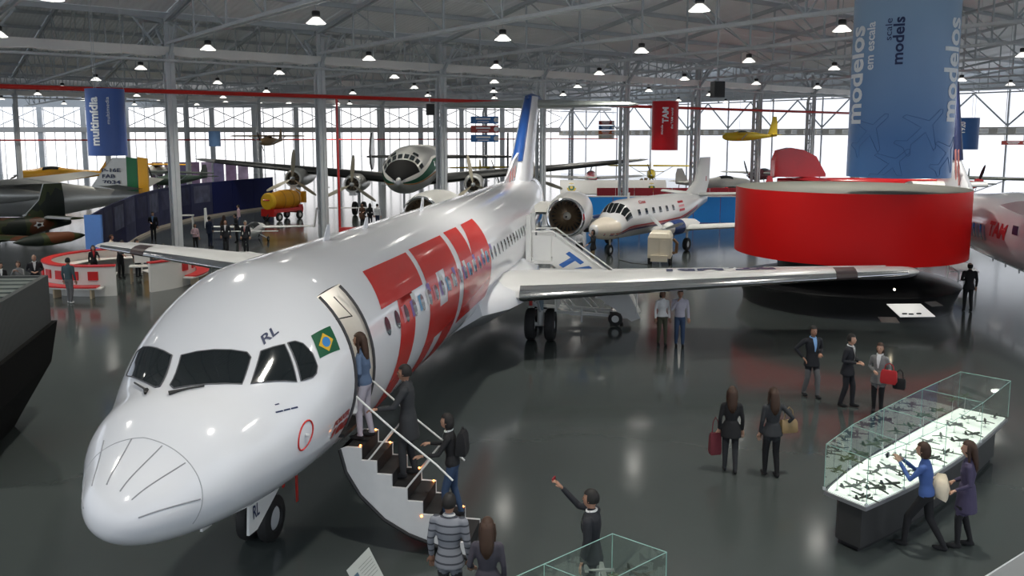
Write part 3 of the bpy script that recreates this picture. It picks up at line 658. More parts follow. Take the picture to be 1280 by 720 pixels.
for s in (st0+.02, st1-.02):
    mb = MB(); mb.tube([(1.60,s,2.43),(2.19,s,1.93),(2.85,s,1.43),(3.1,s,1.2)], .016, 8); h_ = mb.build('handrail', WHITE2, jet)
    for y, dz in ((2.19,1.92),(2.75,1.49)):
        mb = MB(); mb.tube([(y,s,dz),(y-.47,s,dz-.60)], .014, 8); mb.build('rail_post', WHITE2, h_)
# ================================================================ mobile stairs at the rear door
def J(x, y, z=0): return jet.location + Vector((math.cos(PSI)*x+math.sin(PSI)*y, -math.sin(PSI)*x+math.cos(PSI)*y, z))
ps = thing('passenger_stairs', 'white mobile boarding stairs with blue letters parked behind the airliner wing', 'stairs', J(1.72, 19.2), -PSI)
PW_ = WHITE2; SBL = mat('stair_blue_letter', (.03,.14,.48), .4)
mb = MB(); mb.box((.45,.5,2.06),(.9,1.0,.09)); mb.build('platform', PW_, ps, smooth=False)
for y in (0,1.0):
    mb = MB(); mb.box((.55,y,2.55),(.62,.03,.85)); mb.build('platform_panel', PW_, ps, smooth=False)
    mb = MB(); mb.box((.09,y,2.85),(.16,.10,1.6)); mb.build('bumper_post', PW_, ps, smooth=False)
    mb = MB(); mb.prism([(.9,2.0),(.9,3.0),(3.4,1.22),(3.85,.28),(3.55,.16)], -.015, .015, Matrix(((1,0,0,0),(0,0,1,y),(0,1,0,0),(0,0,0,1)))); sp_ = mb.build('side_panel', PW_, ps, smooth=False)
    mb = MB(); mb.tube([(.2,y,3.1),(.9,y,3.12),(3.4,y,1.34),(3.7,y,1.1),(3.7,y,.4)], .025, 8); mb.build('handrail', PW_, ps)
    if y == 0: lettering('blue_letters', 'TAM', .62, lambda a, b_: Vector((1.05+a*.815+b_*.62, -.022, 2.05-a*.58+b_*.70)), SBL, sp_, .05, .25, width=1.9)
for k in range(9):
    mb = MB(); mb.box((.98+.30*k,.5,1.98-.215*k),(.30,.92,.04)); mb.build('tread', STEEL, ps, smooth=False)
mb = MB()
for y in (.08,.92):
    mb.beam((.1,y,.42),(3.5,y,.30),.07,.1); mb.tube([(.1,y,.45),(.1,y,2.0)],.03,6); mb.tube([(.1,y,2.0),(1.6,y,.4)],.03,6); mb.tube([(.9,y,2.0),(.25,y,.5)],.03,6); mb.tube([(.9,y,2.0),(2.4,y,.4)],.025,6)
mb.build('support_frame', PW_, ps)
for x in (.35,3.02):
    for y in (-.06,1.06): wheel('wheel', ps, (x,y,.24), .24, .12, (0,1,0))
mb = MB(); mb.tube([(1.5,-.1,.34),(1.9,-.1,.34),(2.2,-.1,.36)], .03, 6); mb.tube([(1.9,-.1,.1),(1.9,-.1,.55)], .03, 6); mb.build('jack_leg', STEEL, ps)

# ================================================================ four-engined silver propliner
con = craft('propeller_airliner', 'silver four-engined propeller airliner with black nose and triple tail', Vector((-7.75, 57.0, 0)), .018)
CF = Body([(0,3.2,3.0,.05),(.4,3.66,2.68,.55),(1.2,4.18,2.38,1.0),(2.2,4.72,2.24,1.35),(3.6,5.32,2.15,1.66),(6,5.58,2.15,1.78),(12,5.6,2.2,1.78),(18,5.5,2.6,1.55),(24,5.1,3.3,.95),(28,4.8,3.9,.45),(29.4,4.5,4.25,.1)])
CF.loft([.005,.02,.05,.1,.16,.24,.32,.4,.5,.6,.7,.85,1,1.2,1.4,1.6,1.8,2,2.2,2.45,2.7,3,3.3,3.6,4,4.5,5,6,8,10,12,14,16,18,20,22,24,26,28,29.3], 40).build('fuselage', SILVER, con, ang=50)
CG, CO, CW = mat('dark_green_band', (.012,.085,.045), .6, spec=.15), mat('orange_line', (.45,.20,.05), .6, spec=.15), mat('white_band', (.80,.78,.72), .6, spec=.15)
decal('black_nose_panel', [[(.02,-60),(.15,0),(.02,60),(1.9,72),(2.05,40),(2.0,0),(2.05,-40),(1.9,-72)]], CF.map(.03), MATT, con, .15, 8)
for sg in (1,-1):
    decal('white_nose_band', [[(.02,sg*62),(.04,sg*88),(2.2,sg*84),(6,sg*66),(9,sg*63),(9,sg*59),(6,sg*60),(1.9,sg*73)]], CF.map(.036), CW, con, .4, 8)
    decal('green_band', [[(.06,sg*89),(.1,sg*104),(2.4,sg*104),(6,sg*94),(9,sg*88),(9,sg*63.5),(6,sg*66.5),(2.2,sg*84.5)]], CF.map(.033), CG, con, .4, 8)
    decal('orange_line', [[(.12,sg*105),(.14,sg*112),(2.4,sg*109),(8,sg*99),(8,sg*97),(2.4,sg*105)]], CF.map(.034), CO, con, .4, 8)
for a in (-62,-44,-26,-9,9,26,44,62):
    decal('cockpit_window', [[(2.2,a-6.5),(2.2,a+6.5),(2.75,a+6),(2.75,a-6)]], CF.map(.04), DARKG, con, .2, 6)
for a in (-30,30): decal('eyebrow_window', [[(2.95,a-9),(2.95,a+9),(3.3,a+7),(3.3,a-7)]], CF.map(.04), DARKG, con, .2, 6)
for k in range(10): decal('cabin_window', [[(6.4+1.1*k+.2*math.cos(a*PI/6), 78+7*math.sin(a*PI/6)) for a in range(12)]], CF.map(.04), DARKG, con)
BLK = mat('black_deicer', (.02,.022,.022), .5)
for sg in (1,-1):
    secs = [(sg*y, 8.6+.13*y, 2.62+.095*y, 5.2-.19*y, 1.5) for y in (1,4,8,12,16)] + [(sg*18,11.3,4.33,1.6,1.2),(sg*18.75,12.2,4.4,.5,.6)]
    wg = wing(secs).build('wing', SILVER, con); le_strip(secs[:-2]+[(sg*16.6,10.76,4.2,2.0,1.4)], .15, .012).build('leading_edge', BLK, wg)
    for y, z, s_ in ((4.65,2.62,7.0),(9.4,3.02,7.7)):
        o = Vector((sg*y, s_, z))
        mb = MB(); mb.lathe([(.50,.55),(.52,.05),(.58,0),(.66,.1),(.76,.6),(.80,1.3),(.74,1.9),(.72,3.0),(.6,4.6),(.35,6.0),(.05,7.0)], 28, o, (0,1,0)); nc = mb.build('engine_nacelle', SILVER, con)
        mb = MB(); mb.lathe([(.50,.5),(.01,.5)], 24, o, (0,1,0)); mb.build('engine_face', INL, nc)
        mb = MB(); mb.lathe([(.515,.06),(.53,-.01),(.60,-.015),(.66,.09)], 28, o, (0,1,0)); mb.build('cowl_ring', WHITE2, nc)
        mb = MB()
        for k in range(9): mb.tube([o+Vector((.12*math.cos(k*.698),.32,.12*math.sin(k*.698))), o+Vector((.44*math.cos(k*.698),.36,.44*math.sin(k*.698)))], .07, 6)
        mb.build('cylinder', mat('engine_brown', (.20,.15,.10), .5, .4), nc)
        mb = MB(); mb.box(o+Vector((0,.5,-.72)),(.5,.9,.3)); mb.build('air_scoop', SILVER, nc)
        propeller(con, o+Vector((0,-.15,0)), 2.25, 3, 95 if sg < 0 else 80, mat('propeller_cream', (.55,.50,.38), .4), STEEL, cw=.36)
    secs = [(sg*y, 25.6+.16*y, 4.22+.0*y, 2.9-.13*y, 1.2) for y in (.2,3,6.0)] + [(sg*7.3,26.9,4.22,1.6,1.0)]
    tp = wing(secs).build('tailplane', SILVER, con); le_strip(secs, .15, .012).build('leading_edge', BLK, tp)
for x in (-6.85, 0, 6.85):
    mb = MB(); mb.loft([[Vector((x+w_*.5*a, s, z)) for a, s in ((-1,s0+.35),(0,s0),(1,s0+.35),(.6,s1-.3),(0,s1),(-.6,s1-.3))] for z, s0, s1, w_ in ((2.95,27.2,28.2,.12),(3.6,26.5,28.9,.2),(4.7,26.3,29.1,.22),(5.9,26.7,28.9,.18),(6.6,27.3,28.6,.1),(6.75,27.7,28.3,.05))]); f_ = mb.build('fin', SILVER, con)
    mb = MB(); mb.tube([(x,27.15,3.0),(x,26.48,3.6),(x,26.27,4.7),(x,26.67,5.9),(x,27.27,6.6)], .09, 6); mb.build('leading_edge', BLK, f_)
for sg in (1,-1):
    x = sg*4.65; mb = MB(); mb.tube([(x,9.6,2.2),(x,9.6,.55)], .12, 8); mb.build('main_gear_leg', STEEL, con)
    for dx in (-.35,.35): wheel('main_wheel', con, (x+dx,9.6,.55), .55, .34, hub=STEEL)
mb = MB(); mb.tube([(0,2.6,2.3),(0,2.5,.42)], .08, 8); mb.build('nose_gear_leg', STEEL, con)
for dx in (-.2,.2): wheel('nose_wheel', con, (dx,2.5,.42), .42, .2, hub=STEEL)

# ================================================================ small white twin turboprop
ban = craft('twin_turboprop', 'small white twin turboprop with red cheat line and cream cart beside it', Vector((4.08, 42.4, 0)), .64)
BF = Body([(0,1.55,1.40,.05),(.35,1.86,1.08,.38),(1.0,2.02,.92,.66),(1.7,2.16,.86,.80),(2.3,2.74,.84,.86),(2.9,2.90,.84,.88),(8.5,2.90,.86,.88),(10.5,2.84,1.2,.74),(12.6,2.7,1.75,.40),(14.2,2.5,2.1,.08)])
BF.loft([.01,.06,.15,.3,.5,.8,1.1,1.4,1.75,2,2.2,2.4,2.7,3,4,5,6,7,8,8.5,9,9.5,10,10.5,11,11.5,12,12.6,13.2,14.1], 36).build('fuselage', mat('bandeirante_white', (.80,.80,.80), .2, coat=.2, var=.02), ban, ang=45)
CN = mat('cream_nose', (.80,.72,.60), .3); 
decal('cream_nose_panel', [[(.03,-170),(.03,170),(1.6,150),(1.66,60),(1.7,0),(1.66,-60),(1.6,-150)]], BF.map(.008), CN, ban, .2, 12)
RL = mat('cheatline_red', (.50,.02,.03), .35)
for sg in (1,-1):
    for t0, t1, m_ in ((112,117,RL),(119,121,RL),(122,127,mat('cheatline_navy',(.05,.06,.18),.35)) ):
        decal('cheat_line', [[(.5,sg*t0),(3,sg*(t0-4)),(8.6,sg*(t0-6)),(11.5,sg*(t0-22)),(11.5,sg*(t1-22)),(8.6,sg*(t1-6)),(3,sg*(t1-4)),(.5,sg*t1)]], BF.map(.012), m_, ban, .5, 6)
    for a, b_ in ((1,17),(20,38),(42,62),(66,84)): decal('cockpit_window', [[(1.78+.004*abs(a),sg*a),(1.80+.004*abs(b_),sg*b_),(2.28+.005*b_,sg*b_*.98),(2.26+.005*a,sg*a*.98)]], BF.map(.02), DARKG, ban, .15, 6)
    for k in range(6): decal('cabin_window', [[(3.5+.82*k-.14,sg*62),(3.5+.82*k+.14,sg*62),(3.5+.82*k+.14,sg*80),(3.5+.82*k-.14,sg*80)]], BF.map(.015), DARKG, ban, None, 5)
    for k, m_ in enumerate((RL, mat('pale_red_stripe',(.70,.30,.32),.4), RL)): decal('tail_stripe', [[(8.35,sg*(52+14*k)),(9.1,sg*(52+14*k)),(9.1,sg*(60+14*k)),(8.35,sg*(60+14*k))]], BF.map(.012), m_, ban, None, 5)
lettering('red_script', 'Cisa', .22, lambda x, y: BF.pt(3.9+x+y*.2, 44-y*62, .02), RL, ban, .02, .35, width=.75)
for sg in (1,-1):
    secs = [(sg*y, 5.1+.02*y, .98+.11*y, 2.3-.11*y, 1.4) for y in (.5,2,4,6)]+[(sg*7.5,5.3,1.82,1.4,1.2),(sg*7.66,5.5,1.85,.8,.5)]
    wing(secs).build('wing', WHITE2, ban)
    o = Vector((sg*2.45, 3.3, 1.42)); mb = MB(); mb.lathe([(.16,0),(.24,.08),(.34,.5),(.40,1.1),(.40,2.4),(.28,3.6),(.06,4.3)], 20, o, (0,1,0)); nc = mb.build('engine_nacelle', WHITE2, ban)
    mb = MB(); mb.lathe([(.352,.55),(.412,1.1),(.412,1.7)], 20, o, (0,1,0)); mb.build('blue_cowl_panel', mat('navy_cowl', (.02,.05,.2), .35), nc)
    mb = MB(); mb.box(o+Vector((0,.5,-.38)),(.3,.8,.22)); mb.build('air_intake', BLACK, nc)
    propeller(ban, o+Vector((0,-.1,0)), 1.18, 3, 40, STEEL, ALU, cw=.2, hubr=.14)
    mb = MB(); mb.tube([(sg*2.47,6.0,1.2),(sg*2.47,6.0,.36)], .07, 8); mb.build('main_gear_leg', WHITE2, ban); wheel('main_wheel', ban, (sg*2.47,6.0,.36), .36, .24)
    wing([(sg*y, 12.3+.2*y, 2.62+.05*y, 1.7-.2*y, 1.2) for y in (.1,1.4,2.6)]).build('tailplane', WHITE2, ban)
fb = wing([(0,10.9,2.7,3.2,1.1),(0,12.3,3.5,2.2,1.1),(0,13.1,4.95,1.5,1.0)], True).build('fin', WHITE2, ban)
mb = MB(); mb.box((.10,13.6,3.6),(.012,.5,.3)); mb.build('flag_patch', RL, fb)
mb = MB(); mb.tube([(0,1.85,1.0),(0,1.85,.3)], .05, 8); mb.build('nose_gear_leg', CN, ban); wheel('nose_wheel', ban, (0,1.85,.28), .28, .16)
mb = MB(); mb.box((.0,3.8,3.05),(.02,.25,.35)); mb.build('blade_antenna', WHITE2, ban)
# cream ground power cart
gp = thing('power_cart', 'cream ground power cart on small wheels beside the white turboprop', 'cart', G(825,329), -.25)
CC = mat('cream_cart', (.72,.66,.52), .4)
mb = MB(); mb.loft([[Vector((x*w_, y*d_, z)) for x, y in ((-1,-1),(1,-1),(1,1),(-1,1))] for z, w_, d_ in ((.35,.56,.75),(1.35,.56,.75),(1.55,.48,.66),(1.6,.4,.6))]); mb.build('housing', CC, gp, smooth=False)
mb = MB()
for x in (-.27,.27): mb.box((x,-.765,.85),(.48,.02,.8))
mb.build('access_door', mat('cream_cart_door', (.76,.70,.56), .4), gp, smooth=False)
mb = MB(); mb.box((0,-.8,.35),(.8,.2,.3)); mb.build('bumper', CC, gp, smooth=False)
for x in (-.5,.5):
    for y in (-.5,.5): wheel('wheel', gp, (x,y,.2), .2, .12)
mb = MB(); mb.tube([(.62,.2,1.2),(.8,.3,1.0),(.75,.5,.5),(.62,.3,.5)], .08, 6); mb.build('hose', mat('brown_hose',(.25,.15,.08),.6), gp)
mb = MB(); p0 = G(773,297,1.0); mb.tube([p0, G(774,325), G(790,329), G(813,331)], .025, 6); tag(mb.build('ground_cable', BLACK, None), 'black power cable lying from the cream cart to the turboprop nose', 'cable')

# ================================================================ white airliner tail on the right
f27 = craft('parked_airliner', 'white airliner with red slanted airline lettering behind the red drum', Vector((16.2, 20.1, 0)), .22)
QF = Body([(0,2.6,2.4,.05),(.5,3.1,1.9,.6),(1.5,3.8,1.65,1.1),(3,4.25,1.56,1.34),(10,4.28,1.56,1.36),(14,3.98,1.62,1.16),(16.3,3.86,1.78,.98),(19,3.9,2.3,.62),(22,3.85,3.0,.2)])
QF.loft([.02,.1,.3,.5,1,1.5,2.2,3,4,6,8,9,10,11,12,13,14,15,16,17,18,19,20,21,21.9], 36).build('fuselage', WHITE, f27, ang=50)
lettering('red_airline_name', 'TAM', .62, lambda x, y: QF.pt(9.3-x*1.0-y*.28, -(96-y*36), .012), mat('tam_red_dark', (.50,.03,.04), .3), f27, .05, .0, width=1.75, stepy=.12)
for k in range(7):
    s = 9.7+.42*k
    decal('cabin_window', [[(s-.10,-84),(s+.10,-82),(s+.02,-106),(s-.16,-106)]], QF.map(.012), mat('cyan_window_print', (.10,.30,.42), .3) if k % 2 == 0 else DARKG, f27, None, 6)
decal('navy_mark', [[(6.5,-72),(7.0,-72),(6.9,-84),(6.4,-84)]], QF.map(.012), NAVY, f27, .3, 6)
ff = wing([(0,16.2,3.9,5.4,.9),(0,18.2,5.2,3.6,1.0),(0,19.4,8.75,2.2,1.0)], True).build('fin', WHITE, f27)
wing([(0,18.15,5.2,1.5,2.4),(0,19.35,8.78,.9,2.4)], True).build('fin_leading_edge', NAVY, ff)
for k in range(2):
    mb = MB(); mb.box((-.26,17.2+.45*k,4.9),(.03,.16,1.6), Matrix.Rotation(-.25,3,'X')); mb.build('red_stripe', MATS['pink_stripe'], ff)
for sg in (1,-1):
    wing([(sg*y, 3.6, 4.05, 3.0, 1.3) for y in (.3,1.2,1.9)]).build('wing_stub', WHITE2, f27)
    wing([(sg*y, 18.9+.2*y, 4.0, 2.0-.15*y, 1.2) for y in (.2,.9,1.6)]).build('tailplane', WHITE2, f27)
    mb = MB(); mb.tube([(sg*.9,4.6,1.8),(sg*.9,4.6,.5)], .12, 8); mb.build('main_gear_leg', STEEL, f27); wheel('main_wheel', f27, (sg*.9,4.6,.5), .5, .3)
mb = MB(); mb.tube([(0,2.2,1.7),(0,2.2,.35)], .07, 8); mb.build('nose_gear_leg', STEEL, f27); wheel('nose_wheel', f27, (0,2.2,.35), .35, .2)
for k in range(3):
    mb = MB(); mb.tube([QF.pt(10.2+1.4*k, 178), QF.pt(10.2+1.4*k, 178)+Vector((0,0,-.25))], .03, 5); mb.build('drain_mast', STEEL, f27)

# ================================================================ camouflaged trainer jet and silver patrol aircraft on the left
CAM = mat('camouflage_paint', (.03,.04,.025), .5)
nt = CAM.node_tree; b = nt.nodes['Principled BSDF']; nz = nt.nodes.new('ShaderNodeTexNoise'); nz.inputs['Scale'].default_value = .55; tc = nt.nodes.new('ShaderNodeTexCoord'); cr = nt.nodes.new('ShaderNodeValToRGB')
cr.color_ramp.interpolation = 'CONSTANT'; cr.color_ramp.elements[0].color = (.018,.026,.018,1); cr.color_ramp.elements[1].color = (.17,.055,.02,1); cr.color_ramp.elements[1].position = .56; e_ = cr.color_ramp.elements.new(.47); e_.color = (.05,.065,.02,1)
nt.links.new(tc.outputs['Object'], nz.inputs['Vector']); nt.links.new(nz.outputs['Fac'], cr.inputs[0]); nt.links.new(cr.outputs[0], b.inputs['Base Color'])
xv = craft('trainer_jet', 'green and brown camouflaged jet trainer with white star on its tail', Vector((-29.4, 36.5, 0)), .50)
XF = Body([(0,1.5,1.3,.05),(1,1.9,.95,.45),(3,2.35,.8,.6),(5,2.25,.8,.75),(7.5,2.1,.95,.6),(9.5,1.95,1.3,.38),(10.5,1.8,1.45,.22)])
XF.loft([.02,.3,.7,1,2,3,4,5,6,7,8,9,9.8,10.5], 28).build('fuselage', CAM, xv)
for sg in (1,-1):
    wing([(sg*y, 4.6+.12*y, 1.25+.04*y, 2.2-.17*y, 1.3) for y in (.4,2.5,5.2)]).build('wing', CAM, xv)
    mb = MB(); o = Vector((sg*5.4, 4.2, 1.46)); mb.lathe([(.02,0),(.2,.5),(.30,1.1),(.32,1.8),(.26,2.7),(.12,3.3),(.02,3.55)], 16, o, (0,1,0)); mb.build('tip_tank', CAM, xv)
    tp = wing([(sg*y, 9.0+.1*y, 1.95, 1.2-.13*y, 1.2) for y in (.15,1.0,2.1)]).build('tailplane', CAM, xv); le_strip([(sg*y, 9.0+.1*y, 1.95, 1.2-.13*y, 1.2) for y in (.15,1.0,2.1)], .15, .01).build('leading_edge', WHITE2, tp)
    mb = MB(); mb.tube([(sg*1.2,5.6,1.2),(sg*1.2,5.6,.3)], .06, 8); mb.build('main_gear_leg', STEEL, xv); wheel('main_wheel', xv, (sg*1.2,5.6,.3), .3, .18)
xfn = wing([(0,7.9,1.9,2.4,.9),(0,8.9,2.9,1.4,1.0),(0,9.2,3.75,1.0,1.0)], True).build('fin', CAM, xv)
mb = MB(); mb.tube([(0,7.85,1.95),(0,8.87,2.9),(0,9.17,3.75),(0,10.15,3.77)], .025, 6); mb.build('fin_edge', WHITE2, xfn)
decal('star_roundel', [[(8.5+(.34 if i % 2 else .2)*math.cos(i*PI/5), 82+(.34 if i % 2 else .2)*68*math.sin(i*PI/5)) for i in range(10)]], XF.map(.02), WHITE2, xv, None, 8)
decal('star_centre', [[(8.5+.13*math.cos(i*PI/6), 82+9*math.sin(i*PI/6)) for i in range(12)]], XF.map(.03), BLACK, xv)
mb = MB(); mb.tube([(0,1.6,1.0),(0,1.6,.25)], .05, 8); mb.build('nose_gear_leg', STEEL, xv); wheel('nose_wheel', xv, (0,1.6,.25), .25, .14)

tr = craft('patrol_aircraft', 'silver patrol aircraft with green and yellow rudder behind the blue panel wall', Vector((-37.9, 56.0, 0)), PI/2)
TF = Body([(0,2.2,1.8,.1),(.8,2.6,1.2,.7),(2,3.1,.95,.95),(3,3.3,.9,1.0),(7,3.2,.95,1.0),(10,2.9,1.5,.7),(13,2.6,2.0,.25)])
TS = mat('pale_silver_paint', (.55,.54,.50), .35, .4, var=.06)
TF.loft([.02,.2,.5,.8,1.4,2,2.5,3,4,5,6,7,8,9,10,11,12,12.9], 28).build('fuselage', TS, tr)
for sg in (1,-1):
    wing([(sg*y, 4.0+.06*y, 3.15+.03*y, 3.2-.16*y, 1.3) for y in (.3,3,6,8.6)]).build('wing', TS, tr)
    o = Vector((sg*2.9, 2.0, 2.55)); mb = MB(); mb.lathe([(.5,.4),(.52,.05),(.6,.0),(.68,.5),(.66,1.6),(.5,4.0),(.2,6.0),(.03,6.8)], 20, o, (0,1,0)); nc = mb.build('engine_nacelle', TS, tr)
    mb = MB(); mb.lathe([(.5,.4),(.01,.4)], 20, o, (0,1,0)); mb.build('engine_face', INL, nc)
    propeller(tr, o+Vector((0,-.1,0)), 1.6, 3, 30, BLACK, STEEL, cw=.3)
    mb = MB(); mb.tube([(sg*2.9,4.6,2.2),(sg*2.9,4.6,.45)], .1, 8); mb.build('main_gear_leg', STEEL, tr); wheel('main_wheel', tr, (sg*2.9,4.6,.45), .45, .28)
    wing([(sg*y, 11.4+.1*y, 2.75+.14*y, 1.9-.15*y, 1.2) for y in (.2,1.8,3.6)]).build('tailplane', TS, tr)
tf = wing([(0,9.4,2.5,3.2,.7),(0,10.5,4.0,1.7,.8),(0,11.2,4.85,1.0,.8)], True).build('fin', TS, tr)
for y0, y1, m_ in ((12.15,12.85,mat('rudder_green',(.01,.16,.05),.4)),(12.9,13.55,mat('rudder_yellow',(.85,.42,.02),.4))):
    mb = MB(); mb.prism([(y0,2.45),(y1,2.45),(y1,4.8),(y0+.02,4.9)], -.09, .09, Matrix(((0,0,1,0),(1,0,0,0),(0,1,0,0),(0,0,0,1)))); mb.build('rudder', m_, tr, smooth=False)
for i, s_ in enumerate(('P-16E','FAB','7034')):
    lettering('fin_marking', s_, .26, (lambda i: lambda x, y: Vector((.17, 10.55+.25*i*0+x, 3.90-.40*i+y)))(i), NAVY, tf, .02, width=(1.25,.85,1.2)[i])
mb = MB(); mb.tube([(0,1.3,1.1),(0,1.3,.3)], .06, 8); mb.build('nose_gear_leg', STEEL, tr); wheel('nose_wheel', tr, (0,1.3,.3), .3, .16)

# ================================================================ light aeroplanes in the background
def light_plane(name, label, nose, psi, Lg, span, col, wcol, zw, zb, r, high=False, prop=True, gear=True, fin=1.3, group=None, chord=None, radial=False):
    t = craft(name, label, nose, psi, group=group); chord = chord or span*.15
    B = Body([(0,zb+.15*r,zb-.15*r,.08*r),(.06*Lg,zb+.7*r,zb-.7*r,.65*r),(.18*Lg,zb+.9*r,zb-.9*r,.9*r),(.35*Lg,zb+1.25*r,zb-.9*r,r),(.5*Lg,zb+.95*r,zb-.8*r,.85*r),(.8*Lg,zb+.6*r,zb-.25*r,.4*r),(Lg,zb+.45*r,zb+.1*r,.08*r)])
    B.loft([Lg*f_ for f_ in (.002,.02,.06,.12,.18,.25,.3,.35,.42,.5,.6,.7,.8,.9,.995)], 20).build('fuselage', col, t)
    decal('canopy', [[(.27*Lg,-55),(.27*Lg,55),(.43*Lg,48),(.43*Lg,-48)]], B.map(.02), DARKG, t, .3, 12)
    for sg in (1,-1):
        w_ = wing([(sg*y*span/2, .24*Lg, zw+(.0 if high else .05*y*span/2), chord*(1-.25*y), 1.3) for y in (.04,.5,.9)]+[(sg*span/2,.27*Lg,zw+(.0 if high else .05*span/2),chord*.45,.8)]).build('wing', wcol, t)
        wing([(sg*y, .88*Lg, zb+.4*r, .11*Lg, 1.2) for y in (.05,span*.09,span*.16)]).build('tailplane', wcol, t)
        if high: mb = MB(); mb.tube([(sg*r*.8,.33*Lg,zb-.5*r),(sg*span*.25,.3*Lg,zw)], .04, 6); mb.build('wing_strut', STEEL, t)
        if gear: mb = MB(); mb.tube([(sg*r*.7,.27*Lg,zb-.6*r),(sg*r*1.6,.25*Lg,.28)], .05, 6); mb.build('gear_leg', STEEL, t); wheel('wheel', t, (sg*r*1.6,.25*Lg,.28), .28, .14)
    wing([(0,.82*Lg,zb+.3*r,.18*Lg,.8),(0,.88*Lg,zb+.3*r+fin*.6,.12*Lg,.8),(0,.91*Lg,zb+.3*r+fin,.07*Lg,.7)], True).build('fin', wcol, t)
    if gear: mb = MB(); mb.tube([(0,.95*Lg,zb),(0,.98*Lg,.12)], .04, 6); mb.build('tail_strut', STEEL, t); wheel('tail_wheel', t, (0,.98*Lg,.12), .12, .07)
    if prop: propeller(t, (0,-.08,zb), .22*Lg if Lg < 9 else 1.5, 2 if not radial else 3, 70, BLACK, STEEL, cw=.18, hubr=.1)
    return t, B
YEL = mat('trainer_yellow', (.80,.40,.02), .4); YEL2 = mat('lemon_yellow', (.75,.55,.03), .4); RD2 = mat('bright_red_paint', (.62,.015,.02), .25, coat=.3); GRY = mat('light_grey_paint', (.62,.62,.58), .4); MAR = mat('maroon_paint', (.20,.02,.03), .4)
light_plane('yellow_trainer', 'orange-yellow trainer aeroplane behind the silver patrol aircraft', Vector((-52,88,0)), 1.35, 9.5, 11, YEL, YEL, 1.4, 2.2, .75, radial=True)
light_plane('yellow_monoplane', 'yellow high-wing monoplane by the back wall beneath the blue hanging drum', Vector((-46,104,0)), .3, 7, 11, GRY, YEL, 2.75, 1.9, .6, high=True)
wr_, WB_ = light_plane('redwhite_monoplane', 'red low-wing aeroplane with white wings beyond the displayed white wing', Vector((8.5,93,0)), PI, 9.0, 11.5, RD2, WHITE2, 1.75, 1.9, .6, radial=True, chord=2.2)
mat('roundel_green',(.02,.15,.05),.5)
light_plane('yellow_highwing', 'yellow high-wing light aeroplane beyond the displayed white wing', Vector((16.5,99,0)), .15, 6.5, 10.5, YEL2, YEL2, 2.75, 1.7, .55, high=True)
light_plane('red_lightplane', 'red low-wing light aeroplane beyond the blue panels behind the turboprop', Vector((16,68,0)), 1.1, 7, 9, RD2, RD2, 1.2, 1.5, .55)
light_plane('grey_monoplane', 'grey low-wing monoplane with green tail beyond the blue panels', Vector((22.5,79,0)), -1.9, 8, 10, GRY, GRY, 1.5, 1.9, .6)
light_plane('maroon_monoplane', 'maroon and silver monoplane by the bright end wall', Vector((26,92,0)), .9, 8, 11, MAR, GRY, 2.2, 2.0, .6, high=True)
light_plane('dark_highwing', 'dark olive high-wing aeroplane with red propeller hub beyond the parked airliner', Vector((33,62,0)), .6, 8, 12.5, mat('olive_paint',(.05,.06,.05),.5), mat('dark_olive_wing',(.06,.075,.065),.5), 3.1, 2.2, .65, high=True)
light_plane('dark_monoplane', 'dark green high-wing aeroplane behind the long blue panel wall', Vector((-36,84,0)), .4, 7.5, 11, mat('dark_green_paint',(.04,.07,.05),.5), MATS['dark_olive_wing'], 2.6, 1.8, .55, high=True)
light_plane('silver_monoplane', 'small silver monoplane between the propliner tail and the back wall', Vector((-2.0,103,0)), -.3, 8, 11, SILVER, YEL2, 2.4, 1.8, .6, high=True)
# bright red aeroplane with a big rounded fin behind the drum
rb = craft('red_racer', 'glossy red aeroplane with a big rounded tail fin behind the red drum', Vector((32.3,58,0)), -PI/2)
RB = Body([(0,3.1,2.8,.1),(1,3.3,2.5,.4),(3,3.42,2.3,.5),(8,3.42,2.5,.45),(12,3.42,2.9,.25),(14,3.4,3.1,.08)])
RB.loft([.02,.3,1,2,3,5,7,8,9,10,11,12,13,13.9], 20).build('fuselage', RD2, rb)
mb = MB(); mb.loft([[Vector((x, y, z)) for x, z in ((-w_,3.5),(w_,3.5),(w_,h_),(-w_,h_))] for y, w_, h_ in ((10.6,.12,3.7),(11.4,.42,4.9),(12.3,.46,5.35),(13.2,.48,5.5),(14.0,.5,5.3),(14.25,.45,4.6))]); mb.build('fin', RD2, rb, ang=60)
for sg in (1,-1):
    wing([(sg*y, 11.2, 3.35, 1.9-.2*y, 1.2) for y in (.1,1.2,2.6)]).build('tailplane', RD2, rb)
    wing([(sg*y, 3.2, 2.7, 2.0-.15*y, 1.2) for y in (.3,2.5,4.5)]).build('wing', RD2, rb)
    mb = MB(); mb.tube([(sg*1.1,4,2.5),(sg*1.3,4,.35)], .06, 6); mb.build('gear_leg', STEEL, rb); wheel('wheel', rb, (sg*1.3,4,.35), .35, .16)
mb = MB(); mb.tube([(0,12.6,3.0),(0,12.6,.2)], .06, 6); mb.build('tail_stand', STEEL, rb)
propeller(rb, (0,-.1,3.2), 1.3, 2, 60, BLACK, RD2)
